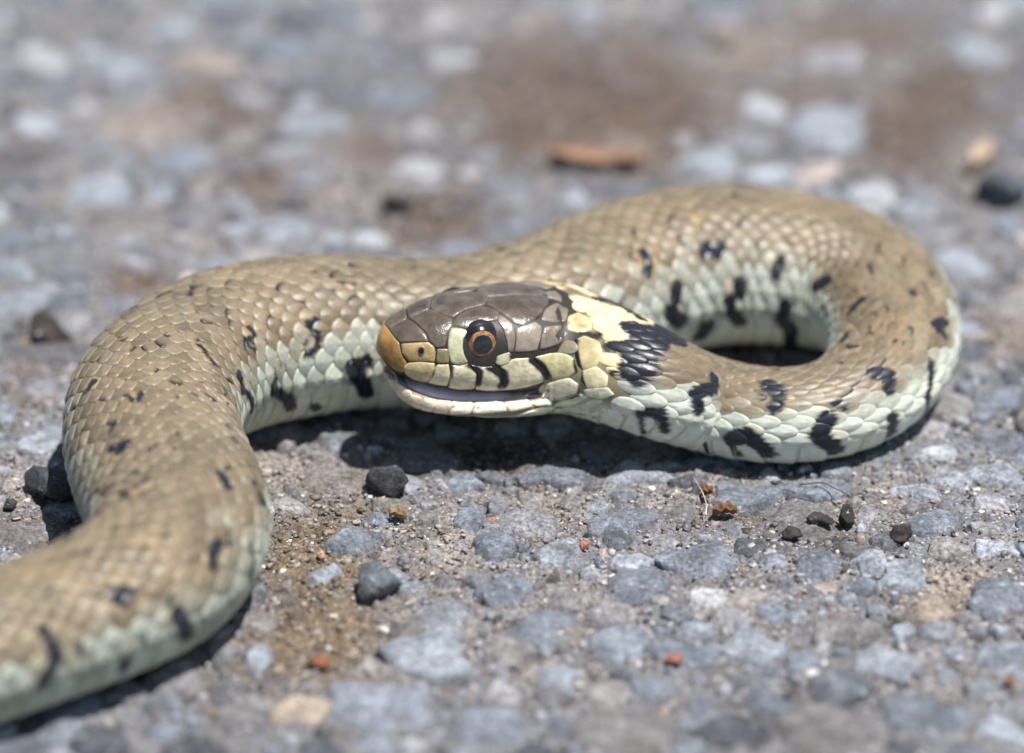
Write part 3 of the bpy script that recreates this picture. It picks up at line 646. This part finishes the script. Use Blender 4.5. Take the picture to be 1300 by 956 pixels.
jaw = mesh_obj('lower_jaw', VJ, FJ, M_skin, root, cj)
bvh_b = BVHTree.FromPolygons([tuple(v) for v in VB], [f for f in FB if len(f) == 4])
bvh_j = BVHTree.FromPolygons([tuple(v) for v in VJ], [f for f in FJ if len(f) == 4])

# mouth floor: moist tissue swelling inside the lower jaw
sm = np.linspace(2.9, 20, 46); pm = np.linspace(-1.45, 1.45, 30); SM, PM = np.meshgrid(sm, pm, indexing='ij')
VM = section(SM, PM, 'jaw'); cen = section(sm, np.zeros(46), 'jaw')
lat = np.abs(PM) / 1.45; VM = cen[:, None] + (VM - cen[:, None]) * .88
fade = sstep(2.9, 5, SM) * (1 - sstep(12.5, 15, SM))
VM = VM + fr(UU, SM) * ((.12 + .62 * (1 - lat ** 3) * fade) - .02)[..., None]
nmi = np.arange(45)[:, None] * 30 + np.arange(29)[None]; nmi = nmi.ravel(); FM = np.stack([nmi, nmi + 1, nmi + 31, nmi + 30], 1)
VMf = VM.reshape(-1, 3); cm = mix((.74, .62, .66), (.74, .68, .76), .5 + .5 * fbm(VMf, .6, 2, 8))
low = VMf - np.array([0, 0, .5])
mesh_obj('mouth_lining', np.concatenate([VMf, low]), np.concatenate([FM, FM[:, ::-1] + len(VMf)]), M_mouth, root, np.concatenate([cm, cm]))

# ------------------------------------------------------------------ head shields
Lh = -LL[2]; Lh = Lh / np.linalg.norm(Lh)       # towards the camera side
Uh = UU[2]
def loc(P): v = np.asarray(P) - S0; return v @ A_, v @ Lh, v @ Uh
def mir(P): v = np.asarray(P) - S0; k = (v @ Lh); return np.asarray(P) - 2 * k[..., None] * Lh
def cast(px, py, bv):
    best = None
    for r in (0, 1, 2, 3, 4, 6, 8, 11):
        for a in range(1 if r == 0 else 12):
            o, d = ray(px + r * math.cos(a * math.pi / 6), py + r * math.sin(a * math.pi / 6))
            h = bv.ray_cast(Vector(o), Vector(d))
            if h[0] is not None: return np.array(h[0])
    o, d = ray(px, py)      # outside the silhouette: closest point of the surface to the sight line
    t = ((S0 + A_ * 8) - o) @ d; h = bv.find_nearest(Vector(o + d * t)); return np.array(h[0])
def densify(P, step=.28, rnd=2):
    P = np.asarray(P)
    for _ in range(rnd):      # round the corners a little
        q = np.roll(P, -1, 0); P = np.stack([P * .91 + q * .09, P * .09 + q * .91], 1).reshape(-1, 3)
        if _ == 0 and rnd == 1: break
    out = []
    for a, b in zip(P, np.roll(P, -1, 0)):
        n = max(1, int(np.linalg.norm(b - a) / step)); out += [a + (b - a) * k / n for k in range(n)]
    return np.array(out)
def near(bv, P):
    X, N = [], []; low = -4.9 if bv is bvh_j else 0.0
    for p in P:
        h = bv.find_nearest(Vector(p)); X.append(h[0]); N.append(h[1])
    X, N = np.array(X), np.array(N); s = np.sign(((X - (S0 + Uh * low + A_ * np.clip((X - S0) @ A_, 2, 22)[:, None])) * N).sum(1)); s[s == 0] = 1
    return X, N * s[:, None]
RINGS = ((1.0, -.08), (.98, .04), (.94, .09), (.87, .12), (.79, .135), (.71, .14), (.62, .145), (.53, .15), (.44, .15), (.35, .155), (.25, .155), (.12, .155))
def shield(name, bnd, bv, colfn, mat=None, gap=-.07, swell=1.0, label=None, hole=None):
    if name in ('throat_scale', 'chin_shield') or (label and 'collar' in label) or bv is OUT: gap = -.19
    B = densify(bnd); c = B.mean(0)
    d = B - c; L = np.linalg.norm(d, axis=1)[:, None]; B = c + d * (1 - gap / np.maximum(L, .3)); n = len(B)
    V = []; off = []
    for f, h in RINGS: V.append(c + (B - c) * f); off += [h * swell] * n
    V.append(c[None]); off.append(.155 * swell); V = np.concatenate(V); off = np.array(off)
    X, N = near(bv, V)
    # average normals a little so the shield reads as one plate
    X = X + N * off[:, None]
    F = []
    for k in range(len(RINGS) - 1):
        a = k * n; b = a + n
        for j in range(n): j2 = (j + 1) % n; F.append((a + j, a + j2, b + j2)); F.append((a + j, b + j2, b + j))
    a = (len(RINGS) - 1) * n
    for j in range(n): F.append((a + j, a + (j + 1) % n, a + n))
    rho = np.concatenate([np.full(n, f) for f, h in RINGS] + [[0.]])
    o = mesh_obj(name, X, np.array(F), mat or M_plate, root, colfn(X, rho))
    if label: o['label'] = label
    return X
PLATE_PTS = []
# black bars on the lips and behind the eye (photo coordinates -> surface)
HBARS = [(Z1, 11, [(465, 392), (500, 420), (492, 462)]), (Z1, 15, [(535, 395), (585, 425), (592, 455), (582, 470)]), (Z1, 13, [(695, 372), (735, 405), (755, 442)]), (Z1, 13, [(855, 300), (868, 400), (885, 470)]),
    (Z1, 9, [(620, 358), (700, 352), (790, 330), (845, 295), (880, 280)]), (Z1, 5, [(395, 395), (395, 435), (382, 470)]), (Z1, 3.4, [(333, 390), (325, 430), (300, 462)]), (Z1, 10, [(800, 325), (855, 330)]), (Z1, 6, [(880, 460), (868, 505), (790, 525), (770, 545), (710, 550)]),
    (Z1, 7, [(770, 150), (715, 225)]), (Z1, 4, [(833, 240), (855, 185)]), (Z1, 4, [(445, 395), (560, 400)])]
def cast2(px, py):
    o, d = ray(px, py); hb = bvh_b.ray_cast(Vector(o), Vector(d)); hj = bvh_j.ray_cast(Vector(o), Vector(d))
    c = [h for h in (hb, hj) if h[0] is not None]
    return np.array(min(c, key=lambda h: h[3])[0]) if c else None
T_HB = []
for Z, hw, pts in HBARS:
    P3 = [cast2(*p) for p in zz(Z, pts)]; P3 = np.array([p for p in P3 if p is not None])
    if len(P3) > 1: k = hw * 1.35 * Z[2] * .088; T_HB += [(P3, k, None), (mir(P3), k, None)]
def plate_col(base, rim=None, rimw=.5, ns=.12):
    base = np.array(base, float); rim = base * .6 if rim is None else np.array(rim, float)
    def f(X, rho):
        v = fbm(X, .5, 3, 77); c = base[None] * (1 + ns * 2 * v)[:, None]
        c = mix(c, rim, np.clip(rho, 0, 1) ** 6 * rimw)
        return mix(c, (.012, .011, .012), mark(X, T_HB, .10, .10))
    return f
HB = (.092, .072, .056); RB_ = (.20, .165, .13)
c_top = plate_col(HB, RB_, .6, .22); c_ros = plate_col((.33, .185, .055), (.22, .14, .07), .4, .2); c_nas = plate_col((.40, .29, .13), (.30, .24, .14), .4)
c_lor = plate_col((.26, .23, .12)); c_lab = plate_col((.80, .73, .50), (.62, .52, .28), .5, .12); c_lab0 = plate_col((.60, .50, .27), (.42, .30, .14), .5, .12)
c_pre = plate_col((.58, .57, .38), (.30, .24, .15), .7); c_low = plate_col((.84, .80, .60), (.70, .56, .42), .4, .06); c_low0 = plate_col((.80, .68, .52), (.66, .48, .36), .5, .08)
c_tem = plate_col((.20, .165, .13), (.28, .24, .18), .3); c_tan = plate_col((.50, .42, .23), (.66, .56, .30), .6); c_chin = plate_col((.64, .66, .47), (.6, .6, .45), .3)

class Outer:
    def ray_cast(self, o, d):
        c = [h for h in (bvh_b.ray_cast(o, d), bvh_j.ray_cast(o, d), bvh_h.ray_cast(o, d)) if h[0] is not None]
        return min(c, key=lambda h: h[3]) if c else (None,)
    def find_nearest(self, p):
        best = None
        for b in (bvh_b, bvh_j, bvh_h):
            X, N, i, d = b.find_nearest(p); q = np.array(X) - S0; ax = S0 + A_ * min(max(q @ A_, 2), 30)
            v = np.linalg.norm(np.array(X) - ax)
            if best is None or v > best[0]: best = (v, (X, N, i, d))
        return best[1]
MID = dict(internasal_shield=(0, 1), prefrontal_shield=(0, 1), frontal_shield=(0, 5), parietal_shield=(0, 1, 2, 3, 4), rostral_shield=(0,), mental_scale=(0, 4))
V_hull_s = np.concatenate([np.arange(17, 45, .45)]); VH, FH, _a, _b = loft('hull', V_hull_s, 96)
bvh_h = BVHTree.FromPolygons([tuple(v) for v in VH], [f for f in FH if len(f) == 4])
OUT = Outer()
# (name, zoom, points, surface, colour, mode) mode: m = one on each side, s = straddles the midline, M = touches the midline, mirrored too
PL = [
 ('rostral_shield', Z2, [(110, 382), (175, 397), (222, 455), (240, 530), (268, 575), (250, 634), (205, 618), (165, 572), (130, 552), (95, 520)], bvh_b, c_ros, 's', 'ochre brown shield at the tip of the snout'),
 ('internasal_shield', Z2, [(178, 388), (288, 333), (345, 366), (385, 410), (400, 448), (300, 446), (235, 452), (212, 430)], bvh_b, c_top, 'M', None),
 ('prefrontal_shield', Z2, [(300, 322), (432, 284), (490, 290), (543, 312), (545, 352), (518, 400), (498, 480), (450, 484), (410, 440), (388, 388), (348, 352)], bvh_b, c_top, 'M', None),
 ('frontal_shield', Z2, [(435, 274), (490, 283), (548, 302), (640, 248), (742, 226), (770, 180)], bvh_b, c_top, 's', None),
 ('supraocular_shield', Z2, [(558, 330), (575, 300), (645, 258), (740, 236), (822, 262), (836, 300), (815, 322), (740, 328), (690, 345), (640, 372), (590, 362), (556, 350)], bvh_b, c_top, 'm', None),
 ('parietal_shield', Z1, [(535, 145), (600, 128), (640, 122), (700, 122), (730, 125), (772, 150), (715, 222), (665, 250), (632, 242), (585, 202), (525, 166)], bvh_b, c_top, 'M', None),
 ('nasal_shield', Z2, [(237, 462), (320, 458), (398, 453), (432, 478), (442, 515), (438, 570), (370, 565), (287, 566), (245, 522)], bvh_b, c_nas, 'm', None),
 ('loreal_shield', Z2, [(455, 495), (520, 495), (525, 576), (450, 576)], bvh_b, c_lor, 'm', None),
 ('preocular_shield', Z2, [(542, 366), (600, 368), (640, 385), (612, 430), (606, 480), (618, 530), (640, 572), (590, 588), (540, 580), (520, 500), (525, 410)], bvh_b, c_pre, 'm', None),
 ('postocular_shield', Z1, [(575, 205), (622, 240), (632, 290), (625, 345), (605, 343), (603, 310), (590, 265), (565, 230)], bvh_b, c_tem, 'm', None),
 ('postocular_shield', Z1, [(565, 362), (610, 347), (620, 362), (610, 385), (580, 395), (560, 388)], bvh_b, c_pre, 'm', 'pale small shield under the back of the eye'),
 ('temporal_shield', Z1, [(636, 258), (708, 232), (733, 252), (724, 300), (712, 340), (630, 345), (638, 300)], bvh_b, plate_col((.27, .23, .19), (.3, .26, .2), .4), 'm', 'pale glossy shield behind the eye'),
 ('temporal_shield', Z1, [(745, 185), (790, 162), (832, 185), (822, 228), (780, 238), (727, 226)], bvh_b, c_tem, 'm', None),
 ('temporal_shield', Z1, [(742, 252), (795, 246), (832, 275), (800, 315), (725, 338), (732, 290)], bvh_b, c_tem, 'm', None),
 ('temporal_shield', Z1, [(836, 215), (870, 200), (915, 225), (915, 260), (875, 272), (830, 260)], bvh_b, c_tan, 'm', 'tan shield before the yellow collar'),
 ('temporal_shield', Z1, [(856, 302), (892, 288), (945, 310), (955, 350), (935, 395), (892, 412), (868, 388)], bvh_b, c_tan, 'm', 'large tan shield before the yellow collar'),
 ('nuchal_shield', Z1, [(738, 124), (780, 118), (805, 140), (790, 152), (775, 148)], bvh_b, c_tem, 'm', None),
 ('upper_lip_scale', Z2, [(250, 598), (285, 576), (350, 570), (438, 580), (443, 612), (428, 650), (388, 694), (310, 674), (262, 640)], bvh_b, c_lab0, 'm', None),
 ('upper_lip_scale', Z2, [(452, 588), (522, 586), (530, 640), (515, 714), (455, 708), (398, 694), (432, 655)], bvh_b, c_lab, 'm', None),
 ('upper_lip_scale', Z2, [(535, 592), (590, 598), (640, 582), (690, 640), (697, 680), (675, 732), (600, 736), (522, 724), (534, 650)], bvh_b, c_lab, 'm', None),
 ('upper_lip_scale', Z2, [(655, 588), (735, 605), (790, 600), (828, 640), (845, 690), (840, 742), (760, 744), (686, 734), (704, 690), (700, 640)], bvh_b, c_lab, 'm', None),
 ('upper_lip_scale', Z1, [(575, 400), (625, 372), (690, 368), (740, 410), (760, 446), (740, 456), (650, 480), (575, 488), (590, 440)], bvh_b, c_lab, 'm', None),
 ('upper_lip_scale', Z1, [(700, 366), (760, 352), (820, 352), (852, 370), (868, 420), (830, 440), (770, 448), (745, 408)], bvh_b, plate_col((.58, .54, .30), (.5, .42, .2), .5), 'm', None),
 ('mental_scale', Z2, [(150, 612), (176, 612), (215, 690), (212, 730), (180, 712)], bvh_j, c_low0, 'M', None),
 ('lower_lip_scale', Z2, [(205, 715), (215, 700), (262, 730), (298, 752), (300, 775), (265, 815), (215, 768)], bvh_j, c_low0, 'm', None),
 ('lower_lip_scale', Z2, [(302, 768), (362, 788), (365, 812), (345, 855), (270, 818)], bvh_j, c_low0, 'm', None),
 ('lower_lip_scale', Z2, [(370, 790), (445, 803), (450, 832), (420, 872), (350, 857)], bvh_j, c_low0, 'm', None),
 ('lower_lip_scale', Z2, [(455, 806), (537, 810), (542, 840), (515, 882), (428, 874)], bvh_j, c_low0, 'm', None),
 ('lower_lip_scale', Z2, [(545, 806), (665, 802), (675, 835), (655, 882), (523, 884)], bvh_j, c_low, 'm', None),
 ('lower_lip_scale', Z2, [(675, 801), (832, 780), (855, 820), (880, 870), (668, 884)], bvh_j, c_low, 'm', None),
 ('lower_lip_scale', Z2, [(842, 776), (965, 750), (1000, 800), (1032, 842), (890, 873), (862, 820)], bvh_j, c_low, 'm', None),
]
PL += [
 ('lower_lip_scale', Z1, [(658, 492), (728, 478), (770, 508), (768, 540), (712, 550), (682, 525)], OUT, c_low, 'm', None),
 ('lower_lip_scale', Z1, [(738, 472), (830, 446), (868, 470), (872, 496), (795, 516), (770, 504)], OUT, c_low, 'm', None),
 ('throat_scale', Z1, [(700, 562), (800, 532), (880, 502), (905, 515), (850, 542), (760, 568)], OUT, c_chin, 'm', None),
 ('throat_scale', Z1, [(780, 576), (850, 550), (930, 520), (962, 530), (900, 562), (820, 586)], OUT, c_chin, 'm', None),
 ('throat_scale', Z1, [(800, 604), (860, 582), (930, 566), (968, 572), (900, 610), (840, 622)], OUT, c_chin, 'm', None),
 ('throat_scale', Z1, [(888, 418), (935, 404), (975, 436), (972, 474), (905, 478), (884, 450)], OUT, plate_col((.76, .68, .42), (.8, .74, .5), .4), 'm', None),
 ('throat_scale', Z1, [(890, 486), (975, 480), (1000, 505), (960, 516), (905, 508)], OUT, c_chin, 'm', None),
 ('chin_shield', Z1, [(470, 584), (600, 586), (690, 566), (770, 556), (800, 566), (700, 600), (600, 596)], OUT, c_chin, 'm', None)]
for name, Z, pts, bv, cf, mode, lab in PL:
    P3 = np.array([cast(px, py, bv) for px, py in zz(Z, pts)])
    t, l, u = loc(P3)
    if mode in 'Ms':
        l = (P3 - S0) @ Lh
        snap = l < .12
        for q in MID.get(name, ()): snap[q] = True
        P3[snap] -= (l[snap, None]) * Lh
        if mode == 'M':
            P3[snap] += .02 * Lh; P3, _n = near(bv, P3); P3[snap] -= ((P3[snap] - S0) @ Lh - .02)[:, None] * Lh
    if mode == 's':
        l = (P3 - S0) @ Lh; k = np.nonzero(l > .05)[0]
        # order: near half, then its mirror backwards, midline points kept once
        side = P3[l > .05]; midp = P3[l <= .05]
        if name == 'rostral_shield':
            full = np.concatenate([side, mir(side)[::-1]])
        else:
            first = P3[:1] if l[0] <= .05 else P3[:0]; last = P3[-1:] if l[-1] <= .05 else P3[:0]
            full = np.concatenate([first, side, last, mir(side)[::-1]])
        PLATE_PTS.append(shield(name, full, bv, cf, label=lab))
    else:
        PLATE_PTS.append(shield(name, P3, bv, cf, label=lab))
        PLATE_PTS.append(shield(name, mir(P3)[::-1], bv, cf, label=lab))
PLATE = np.concatenate(PLATE_PTS)

# ------------------------------------------------------------------ eye and nostril
def orient(d):
    d = d / np.linalg.norm(d); a = np.cross(d, Uh); a /= np.linalg.norm(a); return a, np.cross(a, d), d
def cap(c, d, R, a0, a1, colfn, n=40, m=10):
    """band of a sphere of radius R around direction d, between polar angles a0 and a1"""
    ax, ay, az = orient(d); V = []
    for i in range(m + 1):
        t = a0 + (a1 - a0) * i / m
        for k in range(n): q = 2 * math.pi * k / n; V.append(c + R * (math.cos(t) * az + math.sin(t) * (math.cos(q) * ax + math.sin(q) * ay)))
    V = np.array(V); F = []
    for i in range(m):
        for k in range(n): j = (k + 1) % n; F.append((i * n + k, i * n + n + k, i * n + n + j, i * n + j))
    if a0 < 1e-3: pass
    return V, F, colfn(V)
E = cast(460 + 727 / 4.782, 340 + 462 / 4.78, bvh_b); XE, NE = near(bvh_b, [E]); NE = NE[0]
NE = NE * .3 + (Lh * .99 + Uh * .02 - A_ * .12) * .7; NE /= np.linalg.norm(NE)
for side in (0, 1):
    R = 2.5; c = E - NE * (R - .52); d = NE
    if side: c = mir(c); d = d - 2 * (d @ Lh) * Lh
    V, F, cc = cap(c, d, R, .001, 1.25, lambda V: np.tile((.012, .011, .013), (len(V), 1)), 48, 16)
    eye = mesh_obj('eye', V, F, M_eye, root, cc)
    V, F, cc = cap(c, d, R + .025, .42, .63, lambda V: mix((.10, .04, .02), (.48, .23, .09), np.clip(.55 + .9 * fbm(V, 3.2, 3, 4), 0, 1)), 40, 5); mesh_obj('iris', V, F, M_eye, eye, cc)
    V, F, cc = cap(c, d, R + .03, .001, .45, lambda V: np.tile((.01, .011, .014), (len(V), 1)), 40, 4); mesh_obj('pupil', V, F, M_eye, eye, cc)
    V, F, cc = cap(c, d, R + .0, .92, 1.22, lambda V: np.tile((.02, .018, .02), (len(V), 1)), 48, 5)
    V = c + (V - c) * 1.005; mesh_obj('eyelid_ring', V, F, M_plate, root, cc)
E2 = cast(460 + 358 / 4.782, 340 + 505 / 4.78, bvh_b); XN, NN = near(bvh_b, [E2]); NN = NN[0]
for side in (0, 1):
    c = E2.copy(); d = NN.copy()
    if side: c = mir(c); d = d - 2 * (d @ Lh) * Lh
    ax, ay, az = orient(d); V = []; n = 18
    for (r, h) in ((.56, .13), (.46, .20), (.34, .21), (.26, .19), (.05, .175)):
        for k in range(n):
            q = 2 * math.pi * k / n; V.append(c + az * h + r * (math.cos(q) * ax * .8 + math.sin(q) * ay * 1.1))
    V = np.array(V); F = [(i * n + k, i * n + (k + 1) % n, i * n + n + (k + 1) % n, i * n + n + k) for i in range(4) for k in range(n)]
    F.append(tuple(4 * n + k for k in range(n)))
    cc = np.concatenate([np.tile(q, (n, 1)) for q in ((.36, .26, .12), (.24, .18, .09), (.05, .04, .03), (.006, .005, .005), (.004, .004, .004))])
    mesh_obj('nostril', V, F, M_plate, root, cc)

# ------------------------------------------------------------------ scales of the body
NROW = 21
wr = np.array([1.0 + .75 * (abs(i - 10) / 10.0) ** 2 for i in range(NROW)]); edges = np.concatenate([[0], np.cumsum(wr)]); edges = (edges / edges[-1] * 2 - 1) * math.radians(100)
rowc = (edges[:-1] + edges[1:]) / 2; roww = np.diff(edges)
cols = [19.0]
while cols[-1] < LEN - 6:
    s = cols[-1]; cols.append(s + (2.0 + .68 * sstep(24, 60, s)) * (1 - .5 * sstep(LEN - 60, LEN, s)))
cols = np.array(cols); pit = np.gradient(cols)
nsec = 18; th = np.arange(nsec) * 2 * math.pi / nsec
RR = ((0.0, 1), (.35, nsec), (.62, nsec), (.82, nsec), (.93, nsec), (1.0, nsec))
def outline(t):
    c, s = np.cos(t), np.sin(t)
    x = np.sign(c) * np.abs(c) ** .95; y = np.sign(s) * np.abs(s) ** 1.15
    return x * np.where(c > 0, 1.0, 1.05), y
ox, oy = outline(th)
lu = [0.]; lv = [0.]; lr = [0.]
for rr, n in RR[1:]: lu += list(ox * rr); lv += list(oy * rr); lr += [rr] * nsec
lu, lv, lr = map(np.array, (lu, lv, lr)); NV = len(lu)
LF = [(0, 1 + k, 1 + (k + 1) % nsec) for k in range(nsec)]
for i in range(len(RR) - 2):
    a = 1 + i * nsec; b = a + nsec
    for k in range(nsec): k2 = (k + 1) % nsec; LF += [(a + k, b + k, b + k2), (a + k, b + k2, a + k2)]
LF = np.array(LF)
insts = []
for r in range(NROW):
    for j in range(1, len(cols) - 1):
        s = cols[j] + (pit[j] * .5 if r % 2 else 0)
        insts.append((s, rowc[r], pit[j], roww[r]))
I4 = np.array(insts)
C0 = section(I4[:, 0], I4[:, 1])
# leave out the scales that lie where the head shields are
keep = np.ones(len(I4), bool)
kd = BVHTree.FromPolygons([tuple(p) for p in PLATE], [(i, i, i) for i in range(0, 3)]) if False else None
for i in np.nonzero(I4[:, 0] < 36)[0]:
    if ((PLATE - C0[i]) ** 2).sum(1).min() < .50 ** 2: keep[i] = False
    t, l, u = loc(C0[i])
    if I4[i, 0] < 27 and abs(I4[i, 1]) > 1.35 and I4[i, 0] < 29 - 2 * (l > 99): keep[i] = keep[i] and I4[i, 0] > 23.5
    if I4[i, 0] < 21.5 and abs(I4[i, 1]) < math.radians(104): keep[i] = False if abs(I4[i, 1]) < 1.75 and I4[i, 0] < 20.5 else keep[i]
I4 = I4[keep]; n = len(I4)
rnd = rng.random(n); jl = 1 + .05 * (rng.random(n) - .5)
Su = I4[:, 0, None] + (lu[None] * .61 + .06) * I4[:, 2, None] * jl[:, None]
Pv = I4[:, 1, None] + lv[None] * I4[:, 3, None] * .86
base = section(Su, Pv); nrm = normal(Su, Pv)
for i in np.nonzero(I4[:, 0] < 26)[0]:
    for k in range(NV):
        h = OUT.find_nearest(Vector(base[i, k])); q = np.array(h[0]); 
        if np.linalg.norm(q - base[i, k]) < 1.5: base[i, k] = q
tipw = (lu + 1) / 2
dome = .25 * (1 - lr ** 2.4) + .06 * np.exp(-(lv / .09) ** 2) * (1 - lr ** 3)
hh = -.13 + .36 * tipw + dome - .24 * (lr > .99) * 1.0
size = np.clip(I4[:, 3] * np.interp(I4[:, 0], SS, CL[:, 3]) / 1.6, .25, 1.3)
SV = base + nrm * (hh[None, :, None] * size[:, None, None])
fk = (rng.random(n) < .20) * (np.abs(I4[:, 1]) < 1.35) * (I4[:, 0] > 45); fa = rng.random(n) * 6.283
fsec = np.cos(np.arctan2(lv, lu)[None] - fa[:, None]); fleck = fk[:, None] * sstep(.45, .8, fsec) * sstep(.45, .85, lr)[None]
colv = skin_colour(SV.reshape(-1, 3), Su.ravel(), Pv.ravel(), np.repeat(rnd, NV), np.tile(lr, n), NV, fleck.ravel()).reshape(n, NV, 3)
# which scales show largest
cpt = SV[:, 0]; cx, cy, cz = project(cpt); tx, ty, _ = project(SV[:, 1 + 4 * nsec]); fx = ((cam_pos - cpt) * nrm[:, 0]).sum(1) / np.linalg.norm(cam_pos - cpt, axis=1)
inside = (cx > 5) & (cx < 1295) & (cy > 5) & (cy < 950) & (fx > .15)
px_, py_, _ = project(SV[:, 1 + 4 * nsec:].reshape(-1, 3)); px_ = px_.reshape(n, -1); py_ = py_.reshape(n, -1)
areas = np.abs((px_ * np.roll(py_, -1, 1) - py_ * np.roll(px_, -1, 1)).sum(1)) / 2
for i in np.nonzero(inside)[0]:
    d = cpt[i] + nrm[i, 0] * .3 - cam_pos; L = np.linalg.norm(d); h = bvh_b.ray_cast(Vector(cam_pos), Vector(d / L), L - .5)
    if h[0] is not None: inside[i] = False
score = np.where(inside, areas, 0); order = np.argsort(-score); bigs = set(order[:300].tolist())
for i in sorted(bigs): mesh_obj('scale', SV[i], LF, M_scale, root, colv[i])
rest = np.array([i for i in range(n) if i not in bigs])
FR = (LF[None] + (np.arange(len(rest)) * NV)[:, None, None]).reshape(-1, 3)
tag(mesh_obj('small_scales', SV[rest].reshape(-1, 3), FR, M_scale, root, colv[rest].reshape(-1, 3)), kind='stuff')

# belly scales: one broad plate per row, from flank to flank
nu_, nv_ = 12, 60
U_ = np.array([-.75, -.55, -.35, -.15, .02, .18, .32, .44, .53, .58, .60, .61]); hU = np.array([-.10, -.06, -.02, .02, .06, .09, .12, .145, .155, .15, .12, -.12])
for j in range(1, len(cols) - 1):
    s0 = cols[j] + pit[j] * .5
    if s0 < 20: continue
    a0 = math.radians(94 + 40 * (1 - float(sstep(24, 32, s0)))); ph = np.linspace(a0, 2 * math.pi - a0, nv_)
    ee = np.minimum(1, (1 - np.abs(np.linspace(-1, 1, nv_))) * 9) ** .6
    Sg = s0 + (U_[:, None] * (.55 + .45 * ee[None])) * pit[j] * 1.02; Pg = np.broadcast_to(ph[None], Sg.shape)
    Pw = (Pg + math.pi) % (2 * math.pi) - math.pi
    X = section(Sg, Pg) + normal(Sg, Pg) * ((hU[:, None] * (.3 + .7 * ee[None])) - .1 * (ee < .01)[None])[..., None]
    X = X.reshape(-1, 3); idx = (np.arange(nu_ - 1)[:, None] * nv_ + np.arange(nv_ - 1)[None]).ravel(); F = np.stack([idx, idx + 1, idx + nv_ + 1, idx + nv_], 1)
    rr = np.full(len(X), rng.random()); e = np.repeat(np.array([0, 0, 0, 0, 0, 0, .05, .2, .5, .75, .9, 1.]), nv_)
    cc = skin_colour(X, Sg.ravel(), Pw.ravel(), rr, e)
    mesh_obj('belly_scale', X, F, M_scale, root, cc)

print('scales', n, 'stones', n_st, 'len', LEN, 'tris', sum(len(o.data.polygons) for o in scene.objects if o.type == 'MESH'))
